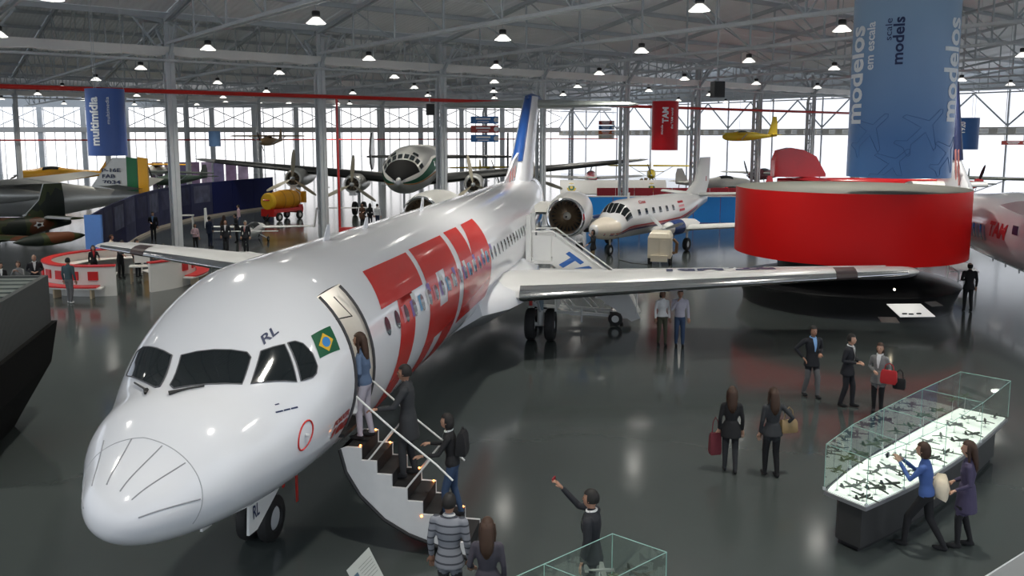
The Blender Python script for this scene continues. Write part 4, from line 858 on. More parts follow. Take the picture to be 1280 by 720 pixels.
# aircraft hung from the roof
def hang(t, pts):
    for a in pts:
        mb = MB(); mb.tube([a, Vector((a.x, a.y, 16.8))], .012, 4); mb.build('wire', STEEL, t)
p = AT(903,171,72); yg, YB = light_plane('yellow_glider', 'small yellow glider hanging from the roof near the end wall', Vector((p.x,p.y,0)), 1.45, 4.9, 7.5, YEL2, YEL2, p.z+.3, p.z, .40, prop=False, gear=False, fin=1.6, chord=.9, high=True)
hang(yg, [Vector((0,1.5,p.z+.3)), Vector((0,4.2,p.z+.2))])
p = AT(331,177,93); bg_, _B = light_plane('brown_flyer', 'small brown early aeroplane hanging in front of the back wall', Vector((p.x,p.y-1.5,0)), .2, 5, 9, mat('brown_doped_fabric',(.38,.25,.12),.6), MATS['brown_doped_fabric'], p.z+.6, p.z, .5, prop=True, gear=False, high=True, chord=1.3)
hang(bg_, [Vector((0,1.2,p.z+.5)), Vector((0,3.8,p.z+.2))])
# small white canard aeroplane: rear wing with upright winglets, foreplane near the nose
p = G(322,284,.8); vz = craft('canard_airplane', 'small white canard aeroplane with upright winglets parked before the blue panel wall', Vector((p.x+.2, p.y-3.4, 0)), -.05)
VF = Body([(0,.75,.62,.03),(.5,.95,.5,.22),(1.5,1.15,.42,.34),(2.6,1.2,.42,.36),(4.0,1.0,.5,.3),(4.6,.85,.65,.12)])
VF.loft([.01,.1,.3,.5,1,1.5,2,2.6,3.2,4,4.3,4.58], 20).build('fuselage', WHITE2, vz)
decal('canopy', [[(1.1,-60),(1.1,60),(2.6,55),(2.6,-55)]], VF.map(.02), DARKG, vz, .3, 12)
for sg in (1,-1):
    wing([(sg*y, 3.0+.22*y, .80, 1.1-.17*y, 1.3) for y in (.2,1.6,3.25)]).build('wing', WHITE2, vz)
    mb = MB(); mb.loft([[Vector((sg*(3.25+dx)+a*.03, s0+b_, z)) for a, b_ in ((-1,.0),(1,.0),(1,c_),(-1,c_))] for z, s0, c_, dx in ((.72,3.72,.55,0),(1.35,3.95,.42,.08),(1.9,4.15,.3,.14))]); mb.build('winglet', WHITE2, vz)
    wing([(sg*y, .55, .86, .36, 1.2) for y in (.05,.9,1.8)]).build('foreplane', WHITE2, vz)
    mb = MB(); mb.tube([(sg*.25,2.6,.5),(sg*.75,2.7,.2)], .03, 6); mb.build('gear_leg', STEEL, vz); wheel('wheel', vz, (sg*.75,2.7,.17), .17, .09)
mb = MB(); mb.tube([(0,.6,.55),(0,.45,.15)], .025, 6); mb.build('nose_leg', STEEL, vz); wheel('nose_wheel', vz, (0,.45,.13), .13, .07)
propeller(vz, (0,4.7,.76), .8, 2, 65, BLACK, STEEL, cw=.12, hubr=.08, axis=(0,1,0))
# white wing panel with roundels shown upright on a stand
p = G(767,252); dw = thing('displayed_wing', 'long white wing with roundels and number displayed tilted on a stand', 'wing', Vector((6.9*74/57.0, 74, 0)), 0)
mb = MB(); mb.loft([[Vector((x, y, z)) for y, z in ((-.30,1.15),(-.42,1.22),(-.05,2.0),(.25,2.42),(.3,2.40),(.02,1.9))] for x in (-4.7,4.7)]); wsk = mb.build('wing_panel', WHITE2, dw)
sl_ = lambda x, y: Vector((x, -.40+.66*y/1.2-.03, 1.24+y))
for sx in (-3.7, 3.4):
    for r_, m_, o_ in ((.42,YEL2,.0),(.28,MATS['roundel_green'],.012),(.13,YEL2,.024)):
        decal('roundel', [[(sx+r_*math.cos(k*PI/8), .55+r_*.95*math.sin(k*PI/8)) for k in range(16)]], (lambda o_: lambda x, y: sl_(x, y)+Vector((0,-o_-.02,0)))(o_), m_, wsk)
lettering('wing_number', '105', .5, lambda x, y: sl_(1.3+x, .28+y)+Vector((0,-.02,0)), NAVY, wsk, .02, width=1.3)
for x in (-3.2,0,3.2):
    mb = MB(); mb.beam((x,0,0),(x,0,1.6),.1,.1); mb.box((x,0,.04),(.2,1.2,.08)); mb.build('stand_leg', STEEL, dw, smooth=False)
def radial(label, loc, s=1.0, m=None):
    t = thing('radial_engine', label, 'engine', loc, .4); m = m or MATS['engine_brown']
    mb = MB(); mb.lathe([(.05,-.5),(.2,-.45),(.38,-.2),(.4,.2),(.25,.5),(.05,.55)], 18, (0,0,1.35*s), (0,-1,0)); mb.build('crankcase', STEEL, t)
    for k in range(9):
        a = k*2*PI/9; mb = MB(); mb.tube([(.3*math.cos(a),0,1.35*s+.3*math.sin(a)),(.78*math.cos(a),0,1.35*s+.78*math.sin(a))], .16, 8); mb.build('cylinder', m, t)
    for x in (-.4,.4): mb = MB(); mb.beam((x,.2,0),(x*.5,.2,1.2*s),.09,.09); mb.build('stand_leg', STEEL, t, smooth=False)
radial('brown radial engine on a stand behind the displayed white wing', Vector((12.3,77.5,0)), 1.25); radial('dark radial engine on a stand near the propliner tail', Vector((2.6,88,0)), 1.3, mat('engine_dark',(.05,.05,.045),.5,.4)); radial('grey radial engine on a stand beside the purple partition', Vector((-37.5,92,0)), 1.2, mat('engine_grey',(.3,.3,.28),.5,.4))
# ================================================================ red drum pavilion with black console ring
DC = Vector((12.8, 31.7, 0)); DRR = 4.15
dr = thing('drum_pavilion', 'big red drum canopy over a round black console base', 'pavilion', DC, 0)
mb = MB(); mb.lathe([(DRR,1.90),(DRR,4.35)], 96); mb.build('red_drum_shell', mat('drum_red', (.60,.006,.006), .45, var=.03, scale=.5, spec=.2), dr)
mb = MB(); mb.lathe([(DRR,4.35),(DRR-.12,4.36),(DRR-.2,4.32),(.01,4.33)], 96); mb.build('drum_deck', mat('grey_deck', (.22,.22,.19), .6), dr)
mb = MB(); mb.lathe([(DRR,1.90),(DRR-.3,1.86),(2.4,1.86)], 96); mb.build('drum_underside', BLACK, dr)
BKC = mat('black_console', (.010,.010,.011), .35, var=.15)
mb = MB(); mb.lathe([(2.5,1.92),(2.5,1.2)], 64); mb.build('inner_wall', BKC, dr)
mb = MB(); mb.lathe([(2.5,1.22),(3.95,.86),(4.0,.82),(3.95,.72)], 96); con_ = mb.build('console_top', BKC, dr)
mb = MB(); mb.lathe([(3.95,.72),(3.75,.2),(3.75,0.0)], 96); mb.build('console_base', BKC, dr)
def on_console(u, v, sx, sy, name, m, dz=.012):
    p = G(u, v, 1.02)-DC; a = math.atan2(p.y, p.x); r = math.hypot(p.x, p.y)
    er = Vector((math.cos(a), math.sin(a), 0)); et = Vector((-math.sin(a), math.cos(a), 0)); dn_ = (er*1.45+Vector((0,0,-.36))).normalized(); nn = et.cross(dn_)*-1
    if nn.z < 0: nn = -nn
    c = er*r + Vector((0,0,1.22-(r-2.5)*.36/1.45)) + nn*dz
    mb = MB(); mb.loft([[c+et*sx*i+dn_*sy*j+nn*k for i, j in ((-.5,-.5),(.5,-.5),(.5,.5),(-.5,.5))] for k in (-.01,.012)]); return mb.build(name, m, dr, smooth=False), c, et, dn_, nn
o, c_, et_, dn_, nn_ = on_console(1139,373,1.15,.95,'light_panel', mat('lit_white_panel', (.8,.8,.78), .5, emit=.30, emcol=(.9,.92,.9)))
for i, (a, b_) in enumerate(((-.35,.3),(-.15,.33),(.12,.3))):
    mb = MB(); mb.box(c_+et_*a+dn_*b_+nn_*.03, (.14,.05,.04)); mb.build('small_model', BLACK, o)
on_console(1112,378,.55,.4,'info_plate', mat('grey_plate',(.12,.12,.12),.4)); on_console(1168,369,.45,.35,'info_plate', MATS['grey_plate'])
mb = MB(); q = G(1118,362,1.2)-DC; mb.ell((q.x,q.y,1.2),(.035,.035,.035),10,8); mb.build('spot_bulb', mat('spot_bulb',(1,.9,.7),.4,emit=18,emcol=(1,.85,.6)), dr)
# ================================================================ hanging banner drums
def banner(name, label, u, Zc, R, z0, z1, m, wires=True):
    X = (u-640)/F*Zc; o = thing(name, label, 'banner', (X, Zc, 0)); f0 = math.atan2(-X, Zc)      # f0: bearing back to the eye
    mb = MB(); mb.lathe([(R-.03,z0),(R,z0),(R,z1),(R-.03,z1)], 64); mb.build('banner_skin', m, o)
    mb = MB(); mb.lathe([(R-.02,z0+.02),(.05,z0+.02)], 48); mb.build('banner_base', BLACK, o)
    fx = math.atan2(-Zc, -X)           # direction towards the camera
    if wires:
        for k in range(3):
            a = k*2*PI/3+.4; mb = MB(); mb.tube([(R*.95*math.cos(a),R*.95*math.sin(a),z1-.05),(R*.95*math.cos(a),R*.95*math.sin(a),zroof(RN.dot(Vector((X,Zc,0))))+.25)], .012, 4); mb.build('wire', STEEL, o)
    def fn(phi0, zs, off=.012): return lambda x, y: Vector(((R+off)*math.cos(fx+R_(phi0)-y/R), (R+off)*math.sin(fx+R_(phi0)-y/R), zs+x))
    return o, fn
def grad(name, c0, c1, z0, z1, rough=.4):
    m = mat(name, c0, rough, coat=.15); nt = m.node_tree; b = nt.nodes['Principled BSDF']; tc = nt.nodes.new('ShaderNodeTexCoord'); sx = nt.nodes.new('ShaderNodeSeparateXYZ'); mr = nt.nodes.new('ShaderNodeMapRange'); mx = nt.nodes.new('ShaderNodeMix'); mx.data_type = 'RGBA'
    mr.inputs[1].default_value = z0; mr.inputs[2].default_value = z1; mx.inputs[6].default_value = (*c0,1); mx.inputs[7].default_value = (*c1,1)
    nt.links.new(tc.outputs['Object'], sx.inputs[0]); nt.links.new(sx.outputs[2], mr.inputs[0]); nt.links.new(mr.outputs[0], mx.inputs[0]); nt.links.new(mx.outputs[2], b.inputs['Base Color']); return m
LW = mat('white_lettering', (.80,.82,.84), .5); LN = mat('dark_navy_lettering', (.01,.025,.10), .5)
BZ = 4.90
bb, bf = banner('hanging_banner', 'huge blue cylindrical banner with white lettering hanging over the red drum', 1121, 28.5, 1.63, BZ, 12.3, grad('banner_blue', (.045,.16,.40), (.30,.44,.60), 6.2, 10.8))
zb_ = lambda v: AT(1121, v, 26.95).z
st_ = dict(step=.3, stepy=.08)
lettering('banner_word', 'modelos', .84, bf(-47, zb_(154)), LW, bb, .025, width=zb_(26)-zb_(154), **st_)
lettering('banner_word', 'em escala', .32, bf(-33, zb_(85)), LW, bb, .02, width=zb_(23)-zb_(85), **st_)
lettering('banner_word', 'scale', .21, bf(-14, zb_(49)), LN, bb, .0, width=zb_(21)-zb_(49), **st_)
lettering('banner_word', 'models', .34, bf(-1, zb_(80)), LN, bb, .025, width=zb_(20)-zb_(80), **st_)
lettering('banner_word', 'modelos', .84, bf(75, zb_(152)), LW, bb, .025, width=zb_(20)-zb_(152), **st_)
half = [(0,1.25),(.10,1.15),(.12,.45),(.95,-.05),(.98,-.22),(.14,.02),(.11,-.75),(.42,-1.05),(.40,-1.18),(0,-1.05)]
sil = half + [(-x, y) for x, y in reversed(half)]
OUT = mat('banner_outline', (.03,.11,.30), .5)
for ph, z, rot, k in ((24, 6.45, -.8, .76), (-36, 6.35, -.8, .72), (60, 5.65, -.8, .68), (-8, 5.3, -.8, .62)):
    pts = []
    for i in range(len(sil)+1):
        a = sil[i % len(sil)]; b_ = sil[(i+1) % len(sil)]
        for q in range(4):
            x, y = a[0]+(b_[0]-a[0])*q/4, a[1]+(b_[1]-a[1])*q/4
            X, Y = (x*math.cos(rot)-y*math.sin(rot))*k, (x*math.sin(rot)+y*math.cos(rot))*k
            if z+Y > BZ+.06: pts.append(bf(ph, z+Y, .004)(0, -X))
    mb = MB(); mb.tube(pts, .007, 4, cap=False); mb.build('aircraft_outline', OUT, bb)
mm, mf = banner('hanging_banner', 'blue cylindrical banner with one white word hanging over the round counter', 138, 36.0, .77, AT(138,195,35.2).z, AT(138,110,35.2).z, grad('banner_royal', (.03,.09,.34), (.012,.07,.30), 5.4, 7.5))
zm = lambda v: AT(138, v, 35.3).z
lettering('banner_word', 'multimídia', .40, mf(-22, zm(182)), LW, mm, .035, width=zm(121)-zm(182), step=.2, stepy=.06)
lettering('banner_word', 'multimedia', .13, mf(10, zm(155)), LW, mm, .0, width=zm(121)-zm(155), step=.2)
tb, tf_ = banner('hanging_banner', 'red cylindrical banner with white lettering hanging in front of the end wall', 829.5, 58.0, .90, AT(829,188,57.1).z, AT(829,126,57.1).z, mat('banner_red', (.55,.006,.012), .4, spec=.25))
zt_ = lambda v: AT(829, v, 57.2).z
lettering('banner_word', 'TAM', .42, tf_(14, zt_(154)), LW, tb, .04, width=zt_(134)-zt_(154), step=.3, stepy=.1)
lettering('banner_word', 'mundo', .16, tf_(-8, zt_(168)), LW, tb, .02, width=zt_(156)-zt_(168))
lettering('banner_word', 'the TAM world', .17, tf_(36, zt_(161)), LW, tb, .02, width=zt_(135)-zt_(161), stepy=.08)
nb, nf = banner('hanging_banner', 'blue banner with a white year number hanging before the end wall', 1203.5, 56.0, .74, AT(1203,187,55.3).z, AT(1203,147,55.3).z, mat('banner_mid_blue', (.015,.10,.32), .4))
zn = lambda v: AT(1203, v, 55.3).z
lettering('banner_word', '1920', .34, nf(-6, zn(166)), LW, nb, .03, width=zn(152)-zn(166), stepy=.1)
banner('hanging_banner', 'small plain blue banner hanging far back by the back wall', 271, 92, .62, AT(271,183,92).z, AT(271,164,92).z, mat('banner_pale_blue', (.16,.30,.55), .5))
# direction boards
def boards(name, label, u, Z, items, wm):
    X = (u-640)/F*Z; t = thing(name, label, 'sign', (X, Z, 0)); k = Z/F
    for i, (v0, v1, m_) in enumerate(items):
        z0, z1 = AT(u, v1, Z).z, AT(u, v0, Z).z
        mb = MB(); mb.box((0,0,(z0+z1)/2),(wm,.08,z1-z0)); b_ = mb.build('sign_board', m_, t, smooth=False)
        mb = MB(); h_ = z1-z0
        mb.box((-.05*wm,-.05,(z0+z1)/2+h_*.16),(wm*.52,.012,h_*.24)); mb.box((-.05*wm,-.05,(z0+z1)/2-h_*.24),(wm*.42,.012,h_*.12)); mb.build('printed_line', LW, b_, smooth=False)
        mb = MB(); mb.lathe([(h_*.34,0),(.001,.01)], 16, (wm*.42,-.045,(z0+z1)/2), (0,-1,0)); mb.build('number_disc', LW, b_)
    zt = AT(u, items[0][0], Z).z
    for sx in (-.4,.4):
        mb = MB(); mb.tube([(sx*wm,0,AT(u,items[-1][1],Z).z),(sx*wm,0,zroof(RN.dot(Vector((X,Z,0))))+.25)], .02, 5); mb.build('hanger', STEEL, t)
    return t
SB1, SR1 = mat('sign_blue', (.04,.17,.45), .4), mat('sign_red', (.35,.04,.03), .4)
boards('direction_sign', 'three stacked hanging direction boards, two blue and one red', 606, 70, [(145.5,154.5,SB1),(157,166,SR1),(168.5,177.5,SB1)], 2.3)
boards('direction_sign', 'stacked hanging direction boards in red, blue and orange near the end wall', 757, 92, [(151,156,SR1),(157,162,SB1),(163,168,mat('sign_orange',(.55,.12,.02),.4)),(169,173.5,mat('sign_cream',(.6,.55,.42),.4))], 1.7)
boards('direction_sign', 'single narrow red hanging direction board by the white end wall', 1263, 52, [(176,181,SR1)], 1.5)
# loudspeakers
def speaker(u, v, Z, label, s=.75):
    p = AT(u, v, Z); t = thing('loudspeaker', label, 'speaker', (p.x, p.y, 0), .3)
    mb = MB(); mb.loft([[Vector((x*w_, y, p.z+z*s)) for x, z in ((-.4,-.55),(.4,-.55),(.4,.55),(-.4,.55))] for y, w_ in ((-.3,s),(.3,s*.7))]); mb.build('cabinet', BLACK, t, smooth=False)
    mb = MB(); mb.box((0,-.31,p.z),(.7*s,.02,s*.95)); mb.build('grille', mat('speaker_grille',(.03,.03,.03),.8), t, smooth=False)
    mb = MB(); mb.tube([(0,0,p.z+.5*s),(0,0,zroof(RN.dot(p))+.25)], .025, 5); mb.build('hanger', STEEL, t)
speaker(896,112,44,'black loudspeaker hanging below the roof over the turboprop'); speaker(537,137,51,'black loudspeaker hanging beside a steel column above the silver propliner', .6)
# ================================================================ curved blue photo-panel wall
pw_pts = [(-19.3,38.2),(-21.2,44.0),(-23.0,50.7),(-24.2,57.0),(-24.3,63.0),(-23.0,68.5),(-21.2,74.0)]
bwall = thing('photo_partition', 'long curved dark blue panel wall printed with old photographs', 'partition', (0,0,0))
DB = mat('panel_navy', (.014,.016,.062), .6, var=.25, scale=.8, spec=.12); DB2 = mat('panel_slate', (.045,.05,.11), .6, var=.5, scale=1.2, spec=.12); DB3 = mat('panel_royal', (.010,.016,.10), .6, var=.1, spec=.12); LBL = mat('panel_light_blue', (.10,.25,.62), .5)
ww = []
for i in range(len(pw_pts)-1):
    a, b_ = Vector((*pw_pts[i],0)), Vector((*pw_pts[i+1],0)); n_ = 2
    for k in range(n_):
        p, q = a.lerp(b_, k/n_+.004), a.lerp(b_, (k+1)/n_-.004); j = i*n_+k
        mb = MB(); mb.loft([[p+Vector((0,0,z)) + (q-p).cross(Vector((0,0,1))).normalized()*s for s, z in ((-.06,.18),(.06,.18),(.06,2.7),(-.06,2.7))], [q+Vector((0,0,z)) + (q-p).cross(Vector((0,0,1))).normalized()*s for s, z in ((-.06,.18),(.06,.18),(.06,2.7),(-.06,2.7))]])
        pn = mb.build('wall_panel', LBL if j == 0 and False else (DB2 if j in (3,5,6,8) else DB3 if j > 8 else DB), bwall, smooth=False)
        nrm = (q-p).cross(Vector((0,0,1))).normalized(); nrm = nrm if nrm.x > 0 else -nrm
        if 1 <= j <= 8:
            m0, m1 = p.lerp(q,.12), p.lerp(q,.88); o_ = nrm*.075
            mb = MB(); mb.add([m0+o_+Vector((0,0,1.2)), m1+o_+Vector((0,0,1.2)), m1+o_+Vector((0,0,2.5)), m0+o_+Vector((0,0,2.5))], [(0,1,2,3)]); mb.build('photo_print', mat('photo_print_%d' % (j % 3), ((.07,.075,.14),(.03,.033,.08),(.11,.12,.19))[j % 3], .6, var=.8, scale=1.6, spec=.12), pn, smooth=False)
    mb = MB(); mb.beam(a+Vector((0,0,.09)), b_+Vector((0,0,.09)), .2, .18); mb.build('skirting', mat('beige_skirting',(.5,.44,.36),.6), bwall, smooth=False)
mb = MB(); mb.box((-19.15,38.0,1.35),(.75,.16,2.7)); mb.build('end_panel', LBL, bwall, smooth=False)
p_ = thing('printed_partition', 'purple printed partition standing in front of the back wall', 'partition', G(190,232), 0)
pa, pb = Vector((0,0,0)), G(312,231)-G(190,232)
for k in range(8):
    a, b_ = pa.lerp(pb, k/8+.01), pa.lerp(pb, (k+1)/8-.01)
    mb = MB(); mb.beam(a+Vector((0,0,1.5)), b_+Vector((0,0,1.5)), .1, 3.0); mb.build('partition_panel', mat('partition_%d' % (k % 3), ((.20,.13,.24),(.30,.24,.36),(.14,.12,.24))[k % 3], .6, var=.7, scale=1.0), p_, smooth=False)
# bright blue low panels behind the turboprop
BBL = mat('azure_panel', (.02,.30,.85), .45, var=.04)
bl = thing('azure_partition', 'bright azure low partition standing behind the white turboprop', 'partition', (0,60.5,0))
for k in range(7):
    x0 = 5.4+k*1.95; mb = MB(); mb.box((x0+.95,0,.98),(1.9,.12,1.9)); mb.build('partition_panel', BBL, bl, smooth=False)
mb = MB(); mb.box((12.2,-.02,1.95),(13.8,.16,.08)); mb.build('cap_rail', WHITE2, bl, smooth=False)
rr = thing('red_partition', 'low dark red partition beyond the azure partition', 'partition', (0,66.5,0))
for k in range(9):
    mb = MB(); mb.box((7.5+k*1.5,0,1.1),(1.46,.12,2.2)); mb.build('partition_panel', mat('deep_red_panel',(.36,.02,.03),.5), rr, smooth=False)
# ================================================================ yellow engine on a red trolley
yt = thing('engine_trolley', 'yellow drum-shaped engine with disc face on a red wheeled trolley', 'trolley', G(352,275), -.45)
yt.scale = (.78,.78,.78)
YO = mat('amber_yellow', (.68,.32,.015), .4); 
mb = MB(); mb.lathe([(.02,-2.0),(.75,-1.95),(.85,-1.8),(.85,-1.6),(.5,-1.55)], 28, (0,0,1.9), (0,1,0)); ef = mb.build('disc_face', mat('disc_yellow',(.85,.50,.02),.4), yt)
mb = MB(); mb.tube([(-.35,-2.02,2.05),(.35,-2.02,2.05)], .07, 6); mb.build('disc_mark', RED, ef)
mb = MB(); mb.lathe([(.5,-1.6),(.78,-1.0),(.95,.2),(.95,1.2),(.8,2.0),(.5,2.4)], 28, (0,0,1.95), (0,1,0)); mb.build('engine_drum', YO, yt)
for y in (-.4,.8,1.6):
    mb = MB(); mb.lathe([(.97,-.05),(.99,0),(.97,.05)], 28, (0,y,1.95), (0,1,0)); mb.build('engine_band', mat('dark_amber',(.4,.17,.02),.5), yt)
mb = MB(); mb.box((0,.2,1.0),(1.6,4.2,.35)); mb.box((0,-1.6,.85),(1.5,.7,.7)); mb.box((0,2.0,1.0),(1.5,.6,.8)); mb.build('trolley_frame', RED, yt, smooth=False)
for x in (-.8,.8):
    for y in (-1.2,1.7): wheel('wheel', yt, (x,y,.42), .42, .24)
mb = MB(); mb.box((.6,2.6,2.1),(.4,.4,1.1)); mb.tube([(.6,2.4,2.5),(.2,2.0,2.9)], .08, 6); mb.build('control_stand', YO, yt)
# ================================================================ round red and white counter
cc = thing('round_counter', 'round white information counter with red rim and red bench seats', 'counter', (-16.7,35.3,0))
CWH = mat('counter_white', (.80,.78,.73), .4, var=.02); CRD = mat('counter_red', (.60,.02,.02), .35)
for a0, a1 in ((-69,-262),(-44,72)):
    mb = MB(); mb.arc(2.75,2.95,0,1.17,R_(a0),R_(a1),28); mb.build('counter_wall', CWH, cc)
    mb = MB(); mb.arc(2.62,2.99,1.17,1.22,R_(a0),R_(a1),28); mb.build('counter_rim', CRD, cc)
    mb = MB(); mb.arc(2.05,2.75,.78,.82,R_(a0),R_(a1),28); mb.build('desk_top', CWH, cc)
for a0, a1, n_ in ((-80,-165,3),(-12,55,2)):
    mb = MB(); mb.arc(3.0,3.52,.42,.47,R_(a0),R_(a1),18); mb.build('bench_seat', CRD, cc)
    mb = MB(); mb.arc(3.02,3.50,.36,.42,R_(a0)-.05*(-1 if a0 < -70 else 1),R_(a1),18); mb.build('bench_board', CWH, cc)
    for k in range(n_+1):
        a = R_(a0+(a1-a0)*(k+.15)/(n_+.3)); mb = MB(); mb.box((3.3*math.cos(a),3.3*math.sin(a),.18),(.34,.06,.36),Matrix.Rotation(a,3,'Z')); mb.build('bench_leg', mat('pale_wood',(.55,.44,.30),.5), cc, smooth=False)
for a in (-85,-100,-114,-128,-142,-10,6,22,38):
    r_ = R_(a); mb = MB(); mb.box((2.97*math.cos(r_),2.97*math.sin(r_),.82),(.06,.38,.34),Matrix.Rotation(r_,3,'Z')); mb.build('back_cushion', CRD, cc, smooth=False)
# small white table in the counter
wt = thing('desk_table', 'small white table with a monitor inside the round counter', 'table', (-15.9,35.6,0), .3)
mb = MB(); mb.box((0,0,.72),(1.1,.6,.05)); mb.build('table_top', CWH, wt, smooth=False)
for x in (-.48,.48):
    for y in (-.24,.24): mb = MB(); mb.box((x,y,.35),(.06,.06,.7)); mb.build('leg', mat('pale_wood',(.55,.44,.30),.5), wt, smooth=False)
mn = thing('monitor', 'white-backed computer monitor on the table inside the round counter', 'monitor', (-15.95,35.62,.745), .2)
mb = MB(); mb.box((0,0,.32),(.62,.04,.42)); mb.build('screen_case', CWH, mn, smooth=False); mb = MB(); mb.box((0,.03,.08),(.08,.06,.14)); mb.box((0,.03,.01),(.3,.2,.02)); mb.build('stand', CWH, mn, smooth=False)
# ================================================================ dark slatted kiosk at the left edge
kk = thing('slatted_kiosk', 'dark grey slatted kiosk top over a faceted black base at the hall edge', 'kiosk', (0,0,0))
KG = wave_mat('ribbed_dark_grey', (.040,.044,.044), .6, 6, 'Y', .5, .02)
k0 = [(-9.15,14.0),(-10.3,18.3),(-14.2,18.0),(-13.4,13.6)]; kc = (-11.8,16.0)
def kr(s, z): return [Vector((kc[0]+(x-kc[0])*s, kc[1]+(y-kc[1])*s, z)) for x, y in k0]
mb = MB(); mb.loft([kr(1,2.15),kr(1,3.2),kr(.94,3.2),kr(.94,2.15)], False); mb.build('kiosk_wall', KG, kk, smooth=False)
for k in range(9):
    f_ = (k+.5)/9; a = Vector((*k0[1],3.12)).lerp(Vector((*k0[0],3.12)), f_); b_ = Vector((*k0[2],3.12)).lerp(Vector((*k0[3],3.12)), f_); mb = MB(); mb.beam(a.lerp(b_,.03), b_, .30, .08); mb.build('roof_slat', mat('slat_grey',(.11,.13,.12),.6), kk, smooth=False)
mb = MB(); mb.loft([kr(.66,0.0),kr(.72,.25),kr(.98,1.25),kr(1.05,2.15)], True); mb.build('kiosk_base', MATT, kk, smooth=False)
# ================================================================ scale models
mdl = {}
def model_mesh(kind):
    mb = MB(); B = Body([(0,.02,-.02,.004),(.03,.022,-.022,.02),(.12,.026,-.026,.024),(.26,.014,-.01,.012),(.34,.01,.0,.004)], root=False)
    mb.loft([[B.pt(s, 60*k) for k in range(6)] for s in (.001,.03,.12,.2,.26,.34)])
    sw = {'prop':(.10,.0,.19),'twin':(.10,.01,.24),'jet':(.12,.14,.15)}[kind]
    for sg in (1,-1):
        mb.loft([[Vector((sg*y, sw[0]+d_*y/ (.2)*sw[1]/.14*.12+c_, .0+z)) for c_, z in ((0,0),(.03,.006),(.075*(1-y*2.2),0),(.03,-.005))] for y, d_ in ((.01,1),(sw[2]*.6,1),(sw[2],1))])
        mb.loft([[Vector((sg*y, .30+c_, .006+z)) for c_, z in ((0,0),(.02,.003),(.045,0),(.02,-.003))] for y in (.004,.06)])
        if kind == 'twin': mb.tube([(sg*.075,.06,0),(sg*.075,.17,.004)], [.014,.008], 6); mb.box((sg*.075,.056,0),(.004,.004,.09))
    mb.loft([[Vector((x*.004, s, z)) for x, s in ((-1,.30+d_),(1,.30+d_),(1,.35),(-1,.35))] for z, d_ in ((.008,-.02),(.07,.02))])
    if kind == 'prop': mb.box((0,-.002,0),(.10,.004,.006))
    return mb.mesh('model_airplane', False)
MDM = [mat('model_dark', (.05,.055,.045), .5), mat('model_grey', (.16,.17,.16), .45), mat('model_green', (.06,.08,.035), .5)]
def place_model(i, p, rz, lift, label, group):
    kind = ('twin','prop','jet','twin','prop')[i % 5]; key = (kind, i % 3)
    if key not in mdl: mdl[key] = model_mesh(kind); mdl[key].materials.append(MDM[i % 3])
    t = thing('model_airplane', label % {'twin':'twin-engined','prop':'single-propeller','jet':'swept-wing jet'}[kind], 'model airplane', p, rz, group)
    b_ = obj('model_body', mdl[key], None, t); b_.location = (0,-.17,lift)
    if 'rod' not in mdl: m_ = MB(); m_.tube([(0,0,0),(0,0,1)], .004, 5); m_.lathe([(.03,0),(.03,.008),(.004,.01)], 10, cap=True); mdl['rod'] = m_.mesh('stand', False); mdl['rod'].materials.append(STEEL)
    r_ = obj('stand', mdl['rod'], None, t); r_.scale = (1,1,lift)
    return t
# ================================================================ curved lit display case on the right
LITE = mat('light_table', (.85,.88,.82), .5, emit=.55, emcol=(.95,1.0,.90))
CB = mat('case_dark_panel', (.045,.045,.045), .35, .2); CE = mat('case_metal_edge', (.45,.45,.47), .3, .8)
FR = [(5.21,11.71),(6.04,12.3),(7.09,13.14),(8.33,14.3),(9.6,15.62)]; BKp = [(4.81,12.3),(5.55,13.15),(6.45,14.0),(7.65,15.1),(8.97,16.25)]
def fine(P, n=4):
    out = []
    for i in range(len(P)-1):
        for k in range(n):
            t = k/n; p0 = P[max(i-1,0)]; p1 = P[i]; p2 = P[i+1]; p3 = P[min(i+2,len(P)-1)]
            out.append(tuple(.5*((2*p1[j])+(-p0[j]+p2[j])*t+(2*p0[j]-5*p1[j]+4*p2[j]-p3[j])*t*t+(-p0[j]+3*p1[j]-3*p2[j]+p3[j])*t**3) for j in (0,1)))
    out.append(P[-1]); return out
